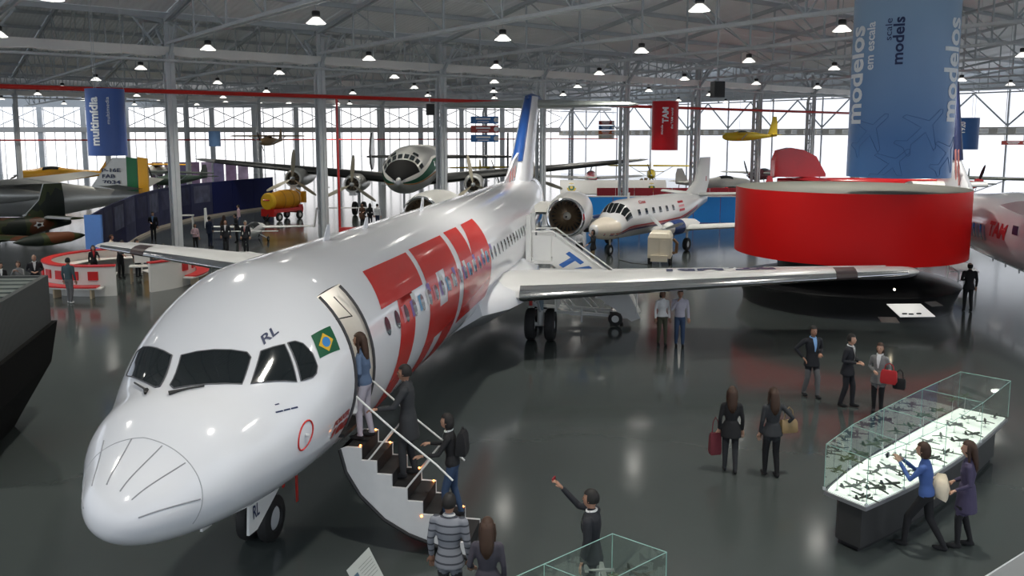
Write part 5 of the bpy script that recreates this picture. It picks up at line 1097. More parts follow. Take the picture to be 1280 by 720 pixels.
def display_case(name, label, FRp, BKp_, zt, zg, inset=.16, npan=4):
    f_, b_ = fine(FRp), fine(BKp_); n = len(f_); c = thing(name, label, 'display case', (0,0,0))
    def strip(z0, z1, ins, nm, m):
        mb = MB(); rings = []
        for i in range(n):
            a, e = Vector((*f_[i],0)), Vector((*b_[i],0)); d = (e-a).normalized()
            a2, e2 = a+d*ins, e-d*ins
            if i == 0: s_ = (Vector((*f_[1],0))-Vector((*f_[0],0))).normalized()*ins; a2 += s_; e2 += s_
            if i == n-1: s_ = (Vector((*f_[-1],0))-Vector((*f_[-2],0))).normalized()*ins; a2 -= s_; e2 -= s_
            rings.append([a2+Vector((0,0,z0)), e2+Vector((0,0,z0)), e2+Vector((0,0,z1)), a2+Vector((0,0,z1))])
        mb.loft(rings); return mb.build(nm, m, c, smooth=False)
    strip(0, .08, inset+.05, 'plinth', BLACK); strip(.08, zt-.08, inset, 'base_cabinet', CB); strip(zt-.08, zt-.02, 0, 'table_edge', CE); strip(zt-.02, zt, .04, 'light_table', LITE)
    step = (n-1)//npan
    def pane(P, Q, z0, z1, nm):
        mb = MB(); mb.add([Vector((*P,z0)),Vector((*Q,z0)),Vector((*Q,z1)),Vector((*P,z1))], [(0,1,2,3)]); return mb.build(nm, GLASS, c, smooth=False)
    EG = mat('glass_edge', (.25,.42,.38), .2)
    for k in range(npan):
        i, j = k*step, (k+1)*step
        for P in (f_, b_):
            pane(P[i], P[j], zt, zg, 'glass_pane')
            mb = MB(); mb.tube([Vector((*P[i],zg)), Vector((*P[j],zg))], .006, 4); mb.tube([Vector((*P[i],zt)), Vector((*P[i],zg))], .005, 4); mb.build('glass_edge', EG, c)
        mb = MB(); mb.add([Vector((*f_[i],zg)),Vector((*f_[j],zg)),Vector((*b_[j],zg)),Vector((*b_[i],zg))], [(0,1,2,3)]); mb.build('glass_top', GLASS, c, smooth=False)
        mb = MB(); mb.tube([Vector((*f_[i],zg)), Vector((*b_[i],zg))], .005, 4); mb.build('glass_edge', EG, c)
        for P in (f_, b_):
            mb = MB(); mb.box((P[i][0],P[i][1],zt+.02),(.04,.04,.04)); mb.build('glass_clamp', STEEL, c, smooth=False)
    for i in (0, n-1):
        pane(f_[i], b_[i], zt, zg, 'glass_pane'); mb = MB(); mb.tube([Vector((*f_[i],zg)), Vector((*b_[i],zg))], .006, 4); mb.tube([Vector((*f_[i],zt)), Vector((*f_[i],zg))], .006, 4); mb.tube([Vector((*b_[i],zt)), Vector((*b_[i],zg))], .006, 4); mb.build('glass_edge', EG, c)
    return f_, b_
f_, b_ = display_case('display_case', 'long curved glass case of model airplanes on a lit table, two visitors beside it', FR, BKp, .85, 1.58)
idx = 0
for k in range(11):
    t = (k+.5)/11*(len(f_)-1); i = int(t); fr = t-i
    A_ = Vector((*f_[i],0)).lerp(Vector((*f_[i+1],0)), fr); B_ = Vector((*b_[i],0)).lerp(Vector((*b_[i+1],0)), fr)
    for q, lift in ((.18,.06),(.48,.10),(.78,.34)):
        p = A_.lerp(B_, q); p.z = .85
        place_model(idx, p, random.uniform(-.6,.6)+2.3, lift+.05*(idx % 2), 'dark %s model airplane on the lit table of the curved case', 'models in the curved case'); idx += 1
f2, b2 = display_case('display_case', 'straight glass case of model airplanes with a man photographing behind it', [(1.78,9.1),(.93,8.38),(.08,7.66),(-.77,6.94)], [(1.21,9.55),(.36,8.83),(-.49,8.11),(-1.34,7.39)], .92, 1.5, npan=3)
for k in range(6):
    t = (k+.5)/6*(len(f2)-1); i = int(t); p = Vector((*f2[i],0)).lerp(Vector((*b2[i],0)), .35 if k % 2 else .68); p.z = .92
    place_model(k+2, p, random.uniform(0,3), .12+.05*(k % 3), 'grey %s model airplane in the case before the photographing man', 'models in the straight case')
for k, (i, q, l_) in enumerate(((1,.3,.30),(2,.7,.36),(3,.3,.26))):
    p = Vector((*f2[i],0)).lerp(Vector((*b2[i],0)), q); p.z = .92; place_model(k, p, .6+k, l_, 'raised %s model airplane near the end of the straight glass case', 'raised models in the straight case')
# placard on a stand
pl = thing('info_placard', 'tilted white information placard on a thin stand by the lowered stairs', 'placard', G(462,768), 0)
pc = [G(433,713,.96), G(461,684,1.10), G(492,744,1.10), G(464,773,.96)]
pc = [p-pl.location for p in pc]; nrm = (pc[1]-pc[0]).cross(pc[3]-pc[0]).normalized(); nrm = nrm if nrm.z > 0 else -nrm
mb = MB(); mb.loft([[p+nrm*s for p in pc] for s in (-.012,.0)]); pb_ = mb.build('placard_board', mat('placard_white',(.34,.37,.36),.5), pl, smooth=False)
for k in range(6):
    a = pc[0].lerp(pc[3], .16+.06*k); b2_ = pc[1].lerp(pc[2], .16+.06*k); a, b2_ = a.lerp(b2_, .38), a.lerp(b2_, .92); w_ = (pc[3]-pc[0]).normalized()*.012
    mb = MB(); mb.add([a+nrm*.003, b2_+nrm*.003, b2_+w_+nrm*.003, a+w_+nrm*.003], [(0,1,2,3)]); mb.build('text_line', MATS['grey_plate'], pb_, smooth=False)
mb = MB(); a, b2_ = pc[0].lerp(pc[3],.2), pc[1].lerp(pc[2],.2); a2, c2 = pc[0].lerp(pc[3],.5), pc[1].lerp(pc[2],.5); mb.add([a.lerp(b2_,.06)+nrm*.003, a.lerp(b2_,.3)+nrm*.003, a2.lerp(c2,.3)+nrm*.003, a2.lerp(c2,.06)+nrm*.003], [(0,1,2,3)]); mb.build('picture', mat('placard_picture',(.03,.07,.11),.5), pb_, smooth=False)
ctr = (pc[0]+pc[1]+pc[2]+pc[3])/4; mb = MB(); mb.tube([ctr-nrm*.01, Vector((ctr.x,ctr.y,0.02))], .02, 8); mb.box((ctr.x,ctr.y,.015),(.35,.35,.03)); mb.build('stand_post', STEEL, pl)
# white table and small stands
def trestle(name, label, loc, rz, L, Wd, H, cat='table'):
    t = thing(name, label, cat, loc, rz); mb = MB(); mb.box((0,0,H-.03),(L,Wd,.06)); mb.build('table_top', WHITE2, t, smooth=False)
    for x in (-1,1):
        for y in (-1,1): mb = MB(); mb.box((x*(L/2-.06),y*(Wd/2-.06),(H-.06)/2),(.06,.06,H-.06)); mb.build('leg', WHITE2, t, smooth=False)
        mb = MB(); mb.box((x*(L/2-.06),0,H*.45),(.05,Wd-.12,.05)); mb.build('crossbar', WHITE2, t, smooth=False)
trestle('white_table', 'white trestle table under the parked airliner beside a dark-suited man', (19.2,35.2,0), 1.25, 2.6, .8, .75)
trestle('white_stand', 'small white stand near the foot of the blue panel wall', G(234,287), .2, .9, .5, 1.0, 'stand')
trestle('white_barrier', 'white barrier stand by the left engine of the silver propliner', G(432,276), .1, 3.4, .4, 1.0, 'barrier')
# pale low platform whose corner shows beyond the two visitors at the lit case
lp = thing('low_platform', 'pale grey low platform on the floor past the woman in purple', 'platform', (0,0,0))
q = [G(1230,722,.1), G(1290,684,.1), G(1420,740,.1), G(1330,830,.1)]
mb = MB(); mb.loft([[Vector((p.x,p.y,z)) for p in q] for z in (0.0,.1)]); mb.build('platform_deck', mat('platform_grey',(.20,.21,.22),.5), lp, smooth=False)
mb = MB(); mb.tube([Vector((p.x,p.y,.1)) for p in q+[q[0]]], .012, 5, cap=False); mb.build('platform_edge', STEEL, lp)
# ================================================================ visitors
def cloth(n, c): return mat('cloth_'+n, c, .85, var=.12, scale=14)
SK1, SK2, SK3 = mat('skin_light', (.50,.29,.20), .5), mat('skin_tan', (.38,.20,.13), .5), mat('skin_brown', (.22,.11,.07), .5)
HB, HDB, HG = mat('hair_black', (.010,.008,.007), .65, var=.3, scale=20), mat('hair_brown', (.045,.020,.010), .65, var=.3, scale=20), mat('hair_grey', (.25,.24,.22), .5)
C = {n: cloth(n, c) for n, c in dict(black=(.012,.012,.014), suit=(.016,.017,.022), charcoal=(.030,.032,.036), navy=(.015,.025,.06), denim=(.035,.065,.13), bluejacket=(.085,.13,.22), lilac=(.45,.43,.50), white=(.70,.70,.70), cream=(.66,.58,.44), bluesh=(.22,.40,.70), royal=(.06,.12,.34), grey=(.13,.13,.135), greyj=(.20,.20,.20), olive=(.055,.055,.035), khaki=(.20,.15,.08), teal=(.05,.085,.10), red=(.42,.02,.025), maroon=(.14,.02,.03), purple=(.06,.05,.10), pink=(.55,.38,.42), brown=(.10,.05,.03), stripe=(.22,.23,.25), mauve=(.05,.045,.06)).items()}
st = C['stripe'].node_tree; b = st.nodes['Principled BSDF']; wv = st.nodes.new('ShaderNodeTexWave'); wv.bands_direction = 'Z'; wv.inputs['Scale'].default_value = 3.2; tc = st.nodes.new('ShaderNodeTexCoord'); cr = st.nodes.new('ShaderNodeValToRGB')
cr.color_ramp.interpolation = 'CONSTANT'; cr.color_ramp.elements[0].color = (.05,.055,.07,1); cr.color_ramp.elements[1].color = (.22,.23,.26,1); cr.color_ramp.elements[1].position = .12
st.links.new(tc.outputs['Object'], wv.inputs['Vector']); st.links.new(wv.outputs['Fac'], cr.inputs[0]); st.links.new(cr.outputs[0], b.inputs['Base Color'])
ARMS = {'down':((.05,.02,-.28),(.06,-.05,-.53)), 'front':((.08,.05,-.27),(-.10,-.20,-.31)), 'phone':((.07,-.16,-.22),(-.09,-.36,-.02)), 'raise':((.08,-.26,-.04),(.02,-.48,.20)), 'hip':((.20,.09,-.22),(.06,-.03,-.42)), 'rail':((.10,-.14,-.24),(.12,-.38,-.26)), 'bag':((.07,.03,-.28),(.05,-.17,-.40)), 'face':((.06,-.10,-.26),(-.10,-.20,.02)), 'desk':((.06,-.16,-.22),(.02,-.40,-.28))}
PEND = []
def person(label, loc, face, top, legs, hair=HB, skin=SK1, H=1.72, fem=False, style='short', arms=('down','down'), stride=.0, lean=0.0, shoes=None, coat=0.0, skirt=0.0, collar=None, tie=None, vox=.017, group=None, sit=False, turn=0.0, step=0.0, open_front=None):
    k = H/1.75; shoes = shoes or C['black']; root = thing('person', label, 'person', loc, R_(face), group)
    P = MB(); S = []                          # body volumes, colour samples (point, radius, material)
    hipz = .56 if sit else .93; dz = hipz-.93
    def up(p):                                # upper-body lean about the hips
        p = Vector(p); q = p - Vector((0,0,.93)); a = lean
        return Vector((q.x, q.y*math.cos(a)-q.z*math.sin(a), q.y*math.sin(a)+q.z*math.cos(a))) + Vector((0,0,hipz))
    rings = ([(.82,.10,.08),(.90,.165,.115),(.96,.172,.12),(1.08,.118,.092),(1.25,.150,.118),(1.37,.158,.100),(1.435,.125,.075),(1.475,.06,.055)] if fem else
             [(.82,.10,.08),(.90,.150,.110),(.98,.155,.115),(1.10,.145,.105),(1.28,.180,.122),(1.39,.190,.110),(1.45,.140,.080),(1.49,.066,.060)])
    P.loft([[up((hx*math.cos(j*PI/8), hy*math.sin(j*PI/8)+.01, z)) for j in range(16)] for z, hx, hy in rings])
    for z, hx, hy in rings[1:]:
        for sx in (-.5,0,.5): S.append((up((hx*sx,.01,z)), hy, top if z > 1.0 or coat or skirt == 0 and z > .95 else legs))
    sh = .165 if fem else .195; shz = 1.40 if fem else 1.42
    P.tube([up((0,.012,1.44)), up((0,-.002,1.56))], .052, 10); S.append((up((0,0,1.53)), .05, skin))
    hc = up((0,-.012,1.635)); R3 = Matrix.Rotation(turn, 3, 'Z')
    P.ell(hc, (.077,.095,.118), 14, 10); P.ell(hc+R3 @ Vector((0,-.035,-.055)), (.052,.058,.058), 10, 8)
    P.ell(hc+R3 @ Vector((0,-.098,-.012)), (.013,.02,.024), 8, 6)
    for sx in (-1,1): P.ell(hc+R3 @ Vector((sx*.078,.0,-.01)), (.012,.022,.032), 8, 6)
    for zz in (-.06,0,.06): S.append((hc+Vector((0,0,zz)), .09, skin))
    hands = MB()
    for sg, pose in ((1, arms[0]), (-1, arms[1])):
        s0 = up((sg*sh,.01,shz)); e = ARMS[pose][0]; w_ = ARMS[pose][1]
        el = s0 + Vector((sg*e[0], e[1], e[2])); wr = s0 + Vector((sg*w_[0], w_[1], w_[2])); ra = .047 if fem else .056
        P.ell(s0+Vector((-sg*.02,0,-.01)), (ra*1.25,ra*1.25,ra*1.2), 10, 8)
        P.tube([s0, s0.lerp(el,.5), el, el.lerp(wr,.5), wr], [ra*1.1,ra*1.02,ra*.88,ra*.82,ra*.68], 10)
        for t in (0,.25,.5,.75,1): S.append((s0.lerp(el,t), ra, top)); S.append((el.lerp(wr,t*.97), ra*.8, top))
        d = (wr-el).normalized(); side = d.cross(Vector((0,0,1)));  side = side.normalized() if side.length > .2 else Vector((0,1,0)); nn = side.cross(d).normalized()
        hd = wr + d*.01
        hands.loft([[hd+d*a+side*(w2*ca)+nn*(t2*sa) for ca, sa in ((-1,-.6),(0,-1),(1,-.6),(1,.6),(0,1),(-1,.6))] for a, w2, t2 in ((-.03,.024,.02),(.02,.034,.018),(.06,.042,.016),(.095,.040,.013))])
        for i, (o_, L_) in enumerate(((-.031,.062),(-.0105,.075),(.0105,.072),(.031,.056))):
            b0 = hd+d*.088+side*o_; b1 = b0+d*L_*.5-nn*.008; b2 = b1+d*L_*.42-nn*.026
            hands.tube([b0,b1,b2], [.0095,.009,.007], 6)
        t0 = hd+d*.025-side*.030; hands.tube([t0, t0+d*.03-side*.024-nn*.01, t0+d*.062-side*.03-nn*.02], [.012,.0105,.008], 6)
    hx = .085
    for sg, f_ in ((1, stride), (-1, -stride)):
        a = Vector((sg*hx, .01, hipz-.02)); sx = sg*(hx+.01)
        fz = step if sg > 0 else 0.0
        if sit: kn = Vector((sx, -.43, .50)); an = Vector((sx, -.40, .09))
        else:
            an = Vector((sx, -f_*.5+ (.03 if f_ < 0 else 0), .09+fz)); kn = a.lerp(an, .5) + Vector((0, -.035-abs(f_)*.12-fz*.6, fz*.15))
        rt, rc = (.086,.052) if fem else (.088,.058)
        bag = 1.0 if (fem and legs in (C['black'],) and skirt) else 1.12
        P.tube([a, a.lerp(kn,.5), kn, kn.lerp(an,.4), an], [rt, rt*.9, rt*.70*bag, rc*bag, rc*.78*bag], 10)
        P.ell(an+Vector((0,-.065,-.048)), (.044,.125,.042), 10, 8); P.ell(an+Vector((0,.02,-.04)), (.038,.05,.048), 8, 6)
        for t in (0,.2,.4,.6,.8,1): S.append((a.lerp(kn,t), rt*.8, legs)); S.append((kn.lerp(an,t*.93), rc*.9, legs))
        S.append((an+Vector((0,-.09,-.055)), .045, shoes)); S.append((an+Vector((0,.02,-.055)), .04, shoes)); S.append((an+Vector((0,-.03,-.05)), .045, shoes))
    if coat or skirt:
        z1 = (coat or skirt); m_ = top if coat else (legs if skirt else top)
        gr = [(1.06,.135,.112),(.95,.178,.132),((.95+z1)/2,.195,.15),(z1,.205,.165)]
        P.loft([[up((gx*math.cos(j*PI/8), gy*math.sin(j*PI/8)+.01, z)) for j in range(16)] for z, gx, gy in gr])
        for z, gx, gy in gr[1:]:
            for j in range(8): S.append((up((gx*.7*math.cos(j*PI/4), gy*.7*math.sin(j*PI/4), z)), gx*.34, m_))
            S.append((up((0,0,z)), gy*.8, m_))
    tmp = bpy.data.objects.new('tmp', P.mesh('tmp', False)); COL.objects.link(tmp)
    md = tmp.modifiers.new('r', 'REMESH'); md.mode = 'VOXEL'; md.voxel_size = vox; md.adaptivity = 0
    sm = tmp.modifiers.new('s', 'SMOOTH'); sm.iterations = 3; sm.factor = .5
    PEND.append((tmp, root, S, hands, skin, k))
    sc = lambda o: setattr(o, 'scale', (k,k,k))
    # hair
    mb = MB(); h0 = hc+R3 @ Vector((0,.012,.016)); nu, nv = 20, 14; vs_ = []; fs_ = []
    rx, ry, rz_ = (.090,.110,.126)
    for i in range(nv+1):
        a = PI*i/nv
        for j in range(nu):
            t = 2*PI*j/nu; vs_.append(h0+R3 @ Vector((rx*math.sin(a)*math.cos(t), ry*math.sin(a)*math.sin(t), rz_*math.cos(a))))
    for i in range(nv):
        for j in range(nu):
            q = [i*nu+j, i*nu+(j+1)%nu, (i+1)*nu+(j+1)%nu, (i+1)*nu+j]; c_ = R3.inverted() @ (sum((vs_[x] for x in q), Vector())/4-h0)
            front = c_.y < (-.02 if style != 'long' else -.045); low = c_.z < (.05 if style != 'bald' else .2)
            if (front and low) or c_.z < (-.06 if style == 'short' else -.10): continue
            if style == 'bald' and c_.z > .06: continue
            fs_.append(tuple(q))
    mb.add(vs_, fs_)
    if style == 'long':
        L_ = .40; mb.loft([[h0+R3 @ Vector((wx*math.cos(j*PI/5), .062+dy+wy*math.sin(j*PI/5), z)) for j in range(10)] for z, wx, wy, dy in ((.07,.07,.05,-.02),(.0,.088,.06,.0),(-.10,.092,.055,.015),(-.2,.098,.048,.035),(-.30,.085,.04,.045),(-L_,.035,.02,.045))])
        for sx in (-1,1): mb.tube([h0+R3 @ Vector((sx*.082,-.01,.03)), h0+R3 @ Vector((sx*.092,.0,-.10)), h0+R3 @ Vector((sx*.095,.01,-.24))], [.02,.028,.012], 8)
    if style == 'bob':
        mb.loft([[h0+R3 @ Vector((wx*math.cos(j*PI/5), .03+wy*math.sin(j*PI/5), z)) for j in range(10)] for z, wx, wy in ((.06,.07,.06),(-.02,.094,.085),(-.10,.098,.08),(-.14,.08,.06))])
    o = mb.build('hair', hair, root, ang=80); sc(o)
    if vox < .02:
        fd = mat('feature_dark',(.05,.02,.018),.5)
        for sx in (-1,1): mb = MB(); mb.ell(hc+R3 @ Vector((sx*.031,-.088,.010)), (.014,.008,.009), 8, 6); sc(mb.build('eye', fd, root))
        mb = MB(); mb.tube([hc+R3 @ Vector((-.022,-.088,-.062)), hc+R3 @ Vector((0,-.094,-.062)), hc+R3 @ Vector((.022,-.088,-.062))], .005, 5); sc(mb.build('mouth', mat('lip_red',(.22,.06,.05),.5), root))
    if collar:
        f0 = (.118 if fem else .122)+.012
        mb = MB(); mb.loft([[up((sx*w_, -y_, z)) for sx in (-1,1)] for z, w_, y_ in ((1.485,.048,.062),(1.43,.050,.092),(1.36,.044,.112),(1.27,.030,f0),(1.15,.012,.117))], False, closed=False)
        o = mb.build('shirt_front', collar, root); sc(o)
        mb = MB(); mb.tube([up((.068*math.cos(j*PI/6), .005+.066*math.sin(j*PI/6), 1.485+.012*math.sin(j*PI/6))) for j in range(13)], .016, 6, cap=False); o = mb.build('collar', collar, root); sc(o)
    if tie:
        mb = MB(); mb.loft([[up((sx*w_, -y_, z)) for sx in (-1,1)] for z, w_, y_ in ((1.47,.014,.075),(1.36,.018,.120),(1.27,.022,.140),(1.17,.01,.130))], False, closed=False); o = mb.build('necktie', tie, root); sc(o)
    return root
def near(root, dx, dy, z):                    # a point in the person's own axes
    a = root.rotation_euler.z; return root.location + Vector((dx*math.cos(a)-dy*math.sin(a), dx*math.sin(a)+dy*math.cos(a), z))
def handbag(label, loc, rz, m, w_=.30, d=.12, h=.26, strap=.22, name='handbag'):
    t = thing(name, label, 'bag', loc, rz)
    mb = MB(); mb.loft([[Vector((x*w_/2*s, y*d/2*s2, z)) for x, y in ((-1,-1),(1,-1),(1,1),(-1,1))] for z, s, s2 in ((0,.85,.9),(h*.15,1,1),(h*.8,.96,.8),(h,.85,.4))]); mb.build('bag_body', m, t, ang=50)
    mb = MB(); mb.tube([(-w_*.3,0,h*.95),(-w_*.22,0,h+strap*.7),(0,0,h+strap),(w_*.22,0,h+strap*.7),(w_*.3,0,h*.95)], .010, 6); mb.build('bag_strap', m, t)
    return t
AWAYJ = -99.7
p1 = person('woman in blue denim jacket and pale trousers entering the airliner door', J(1.62,3.62,1.62), AWAYJ, C['bluejacket'], C['lilac'], HDB, SK1, 1.66, True, 'long', ('hip','bag'), stride=.10, lean=.08)
handbag('white bag carried by the woman entering the airliner door', near(p1,.33,-.16,.50)+Vector((0,0,1.62-p1.location.z)), .4, C['white'], .3, .14, .3, .2)
person('man in long charcoal coat climbing the middle of the airliner stairs', J(2.29,3.66,1.035), AWAYJ+6, C['charcoal'], C['charcoal'], HB, SK2, 1.76, False, 'short', ('rail','down'), stride=.12, lean=.04, coat=.62)
p3 = person('woman in black jacket and blue jeans holding the stair handrail', J(3.0,3.60,.45), AWAYJ+4, C['black'], C['denim'], HB, SK1, 1.64, True, 'bob', ('rail','rail'), stride=.20, lean=.10, collar=C['white'])
p3b = handbag('black rucksack on the back of the woman holding the stair handrail', near(p3,0,.16,.0)+Vector((0,0,1.02)), R_(AWAYJ), C['black'], .28, .16, .36, .06, 'rucksack')
person('man in grey striped sweater waiting below the airliner stairs', (-.80,10.12,0), 168, C['stripe'], C['charcoal'], HB, SK2, 1.74, False, 'short', ('down','down'), coat=.80, collar=C['white'])
person('woman with long brown hair in dark dress behind the striped-sweater man', (-.30,9.66,0), 176, C['mauve'], C['black'], HDB, SK1, 1.64, True, 'long', ('bag','down'), skirt=.62, coat=.62)
p6 = person('man in black suit raising a phone behind the straight glass case', (1.02,10.25,0), -112, C['suit'], C['suit'], HB, SK2, 1.74, False, 'short', ('down','raise'), collar=C['white'], coat=.80)
ph = thing('mobile_phone', 'small red mobile phone in the raised hand of the suited man', 'phone', near(p6,-.215,-.585,1.66), R_(-112)); mb = MB(); mb.box((0,0,.05),(.10,.02,.055)); mb.build('phone_body', mat('phone_red',(.25,.01,.02),.3), ph, smooth=False); mb = MB(); mb.lathe([(.012,0),(.001,.006)],10,(.03,-.01,.055),(0,-1,0)); mb.build('lens', BLACK, ph)
p7 = person('long-haired woman in black tunic holding a dark red bag', G(912,590), 172, C['black'], C['charcoal'], HDB, SK1, 1.64, True, 'long', ('down','down'), stride=.12, coat=.74)
handbag('dark red shoulder bag held by the woman in black tunic', near(p7,.28,-.04,.32), .2, C['maroon'], .22, .12, .42, .30)
p8 = person('long-haired woman in dark jacket with tan handbag', G(963,595), 186, C['charcoal'], C['black'], HDB, SK1, 1.68, True, 'long', ('down','hip'), stride=.10, coat=.82)
handbag('tan leather handbag on the arm of the woman in dark jacket', near(p8,-.30,.02,.84), .2, mat('tan_leather',(.28,.19,.09),.5), .32, .13, .24, .24)
person('man in dark blazer, blue shirt and grey trousers walking', G(1013,496), 12, C['suit'], C['grey'], HB, SK2, 1.74, False, 'short', ('front','hip'), stride=.26, coat=.78, collar=C['bluesh'])
person('man in black suit and tie talking with hands together', G(1058,508), 48, C['suit'], C['suit'], HB, SK1, 1.72, False, 'short', ('front','front'), stride=.18, coat=.78, collar=C['white'], tie=C['black'], lean=.05)
p11 = person('woman in grey jacket facing the suited man, red bag on her arm', G(1096,516), -38, C['greyj'], C['black'], HDB, SK1, 1.62, True, 'bob', ('bag','front'), stride=.06, coat=.76, collar=C['white'])
handbag('bright red square handbag on the arm of the woman in grey jacket', near(p11,.27,-.25,.80), -.6, C['red'], .34, .14, .30, .16)
handbag('black purse hanging below the bright red handbag', near(p11,.45,-.05,.66), -.6, C['black'], .26, .12, .24, .2)
p12 = person('woman in white top and olive trousers walking under the airliner wing', G(827,432), 6, C['white'], C['olive'], HB, SK3, 1.70, True, 'bob', ('down','down'), stride=.10)
person('man in pale shirt and jeans touching his chin', G(849,433), -4, C['lilac'], C['denim'], HB, SK2, 1.72, False, 'short', ('down','face'), stride=.06)
person('man in black suit standing with his back turned beside the black console', G(1209,389), 172, C['black'], C['black'], HB, SK1, 1.76, False, 'bald', ('front','down'), stride=.10, coat=.80)
p15 = person('person in royal blue shirt photographing the lit model case', Vector((6.28,12.1,0)), -128, C['royal'], C['black'], HDB, SK1, 1.66, True, 'bob', ('phone','phone'), stride=.52, lean=.10)
ph = thing('pocket_camera', 'small black camera held over the lit model case', 'camera', near(p15,.04,-.56,1.32), R_(-128)); mb = MB(); mb.box((0,0,.04),(.09,.03,.065)); mb.build('camera_body', BLACK, ph, smooth=False); mb = MB(); mb.tube([(0,-.01,.04),(0,-.04,.04)],.018,10); mb.build('lens', STEEL, ph)
p16 = person('long-haired woman in dark purple dress and high boots by the model case', G(1203,684), -116, C['purple'], C['black'], HDB, SK1, 1.68, True, 'long', ('bag','bag'), stride=.16, skirt=.62, coat=.62)
t = thing('folded_coat', 'cream coat folded over the arm of the woman in purple dress', 'coat', near(p16,.10,-.34,.84), R_(-116)); mb = MB(); mb.loft([[Vector((x*.19, y, z)) for x, y, z in ((-1,-.09,.02),(-1.02,-.10,.14),(-.95,-.06,.25),(-.95,.05,.25),(-1.02,.09,.12),(-1,.07,-.04))]]+[[Vector((x, y*k_, z+dz)) for y, z in ((-.09,.02),(-.10,.14),(-.06,.25),(.05,.25),(.09,.12),(.07,-.04))] for x, k_, dz in ((-.10,1.25,.01),(.0,1.1,.025),(.10,1.3,.0),(.19,.9,-.02))]); mb.build('coat_fold', C['cream'], t, ang=80); mb = MB(); mb.loft([[Vector((x+dx, -.11+dy, z)) for x, dy in ((-.05,0),(.05,-.02),(.05,.03),(-.05,.04))] for z, dx in ((.2,-.08),(.05,-.09),(-.12,-.06))]); mb.build('coat_sleeve', C['cream'], t, ang=80)
person('person in black jacket and khaki trousers beside the jet engine', G(741,331), -70, C['black'], C['khaki'], HB, SK1, 1.72, False, 'bob', ('face','bag'), coat=.80, vox=.025)
person('person in white shirt and black skirt under the jet engine', G(724,327), 160, C['white'], C['black'], HB, SK1, 1.64, True, 'bob', ('down','down'), skirt=.5, vox=.025)
person('man in teal sweater and grey trousers in front of the counter bench', G(88,379), 170, C['teal'], C['grey'], HB, SK2, 1.72, False, 'short', ('down','down'), stride=.08, vox=.025, shoes=C['white'])
person('woman in red blouse and dark jacket behind the counter rim', (-18.35,36.25,0), 35, C['black'], C['black'], HB, SK1, 1.52, True, 'long', ('desk','down'), vox=.025, collar=C['red'])
person('person in black bending over the counter desk', (-17.35,36.6,0), 60, C['black'], C['black'], HB, SK2, 1.74, False, 'short', ('desk','desk'), vox=.025, lean=.25)
person('man in black suit standing in the counter opening', (-16.75,36.95,0), 70, C['suit'], C['suit'], HB, SK2, 1.70, False, 'short', ('front','down'), vox=.025, coat=.8)
person('person in maroon top at the table inside the counter', (-15.35,36.45,0), -20, C['maroon'], C['black'], HB, SK2, 1.58, True, 'bob', ('desk','desk'), vox=.025)
person('person in cream jacket walking behind the round counter', (-18.6,38.35,0), 100, C['cream'], C['cream'], HDB, SK1, 1.74, False, 'short', ('down','front'), stride=.2, vox=.025, lean=.08, coat=.75)
person('man in dark suit and blue shirt standing before the blue panel wall', (-21.6,50.0,0), 10, C['suit'], C['suit'], HB, SK1, 1.76, False, 'short', ('down','front'), vox=.025, collar=C['bluesh'], coat=.8)
person('man in navy jacket standing behind the airliner wing', G(263,309), 150, C['navy'], C['navy'], HB, SK2, 1.74, False, 'short', ('down','hip'), vox=.025, coat=.8)
person('suited man with white shirt beyond the airliner wing', G(283,314), 8, C['suit'], C['suit'], HB, SK1, 1.70, False, 'bald', ('down','down'), vox=.025, collar=C['white'], coat=.8)
person('suited man with red tie beyond the airliner wing', G(308,316), -10, C['suit'], C['suit'], HG, SK1, 1.74, False, 'short', ('down','down'), vox=.025, collar=C['white'], tie=C['red'], coat=.8)
person('woman in brown dress beside the white sailplane wing', G(281,303), 175, C['brown'], C['black'], HDB, SK1, 1.62, True, 'long', ('down','down'), vox=.028, skirt=.55)
person('person in salmon top half hidden by the airliner wing', G(245,314), 30, C['pink'], C['black'], HB, SK2, 1.52, True, 'bob', ('down','front'), vox=.028)
person('man in pink shirt by the white sailplane nose', G(299,288), -70, C['pink'], C['denim'], HB, SK1, 1.72, False, 'short', ('down','down'), vox=.028)
person('man in dark suit bending beside the white sailplane', G(297,303), -60, C['suit'], C['suit'], HB, SK1, 1.70, False, 'short', ('front','down'), vox=.028, coat=.8, lean=.12)
person('woman in patterned brown dress under the propliner engine', G(453,283), 20, C['brown'], C['black'], HB, SK2, 1.62, True, 'bob', ('front','down'), vox=.028, coat=.6)
person('person in black beside the propliner nose wheel', G(463,284), 170, C['black'], C['black'], HB, SK1, 1.66, True, 'long', ('down','down'), vox=.028)
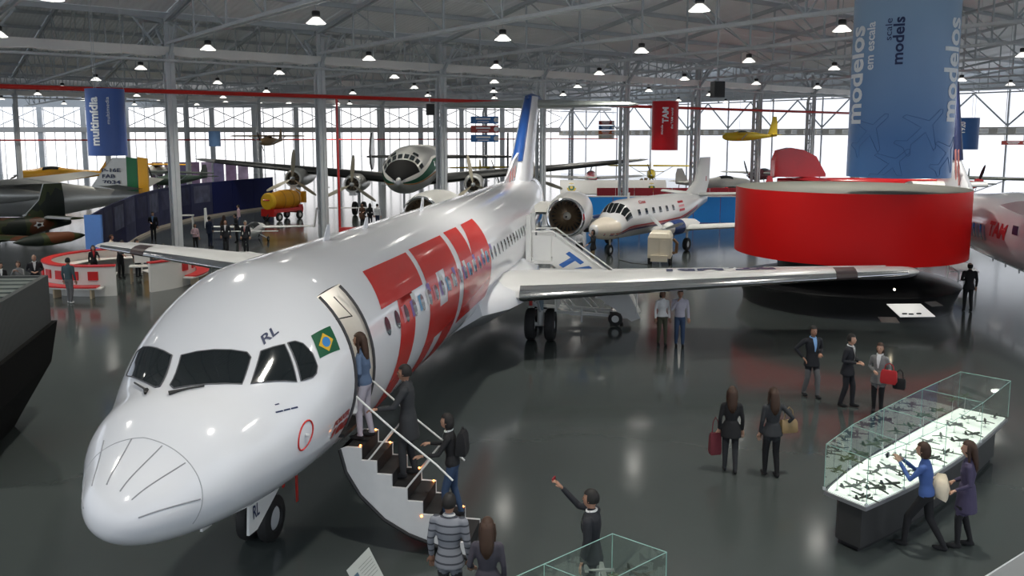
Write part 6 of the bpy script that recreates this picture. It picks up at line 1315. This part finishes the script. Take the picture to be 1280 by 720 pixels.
person('man in white shirt beside the propliner nose wheel', G(472,285), 160, C['white'], C['navy'], HB, SK1, 1.66, False, 'short', ('down','down'), vox=.028)
person('balding man in dark suit behind the slatted kiosk', G(46,374), 30, C['suit'], C['suit'], HG, SK1, 1.74, False, 'bald', ('front','front'), vox=.022, collar=C['white'], coat=.8)
person('person in grey top photographing behind the slatted kiosk', G(26,379), 15, C['greyj'], C['black'], HDB, SK1, 1.60, True, 'bob', ('phone','phone'), vox=.022)
person('person in white collar beside the slatted kiosk edge', G(4,381), 40, C['black'], C['black'], HB, SK1, 1.60, True, 'bob', ('down','front'), vox=.022, collar=C['white'])
# grow all bodies at once, colour them by the nearest limb
dg = bpy.context.evaluated_depsgraph_get(); dg.update()
for tmp, root, S, hands, skin, k in PEND:
    me = bpy.data.meshes.new_from_object(tmp.evaluated_get(dg)); me.name = 'body'
    n = len(me.polygons); c = np.empty(n*3); me.polygons.foreach_get('center', c); c = c.reshape(-1,3)
    pts = np.array([tuple(p) for p, r, m in S]); rad = np.array([r for p, r, m in S]); ms = []
    for p, r, m in S:
        if m not in ms: ms.append(m)
    if skin not in ms: ms.append(skin)
    mid = np.array([ms.index(m) for p, r, m in S])
    near_ = np.argmin(np.linalg.norm(c[:,None,:]-pts[None], axis=2)-rad[None], axis=1)
    me.materials.clear()
    for m in ms: me.materials.append(m)
    bm = bmesh.new(); bm.from_mesh(me); bm.faces.ensure_lookup_table(); mi = mid[near_]
    for i, f in enumerate(bm.faces): f.material_index = int(mi[i]); f.smooth = True
    hv = [bm.verts.new(v) for v in hands.v]; si = ms.index(skin)
    for f in hands.f:
        try: q = bm.faces.new([hv[i] for i in f]); q.material_index = si; q.smooth = True
        except ValueError: pass
    bmesh.ops.recalc_face_normals(bm, faces=[f for f in bm.faces if f.material_index == si])
    bm.to_mesh(me); bm.free()
    o = bpy.data.objects.new('body', me); COL.objects.link(o); o.parent = root; o.scale = (k,k,k)
    old = tmp.data; bpy.data.objects.remove(tmp); bpy.data.meshes.remove(old)
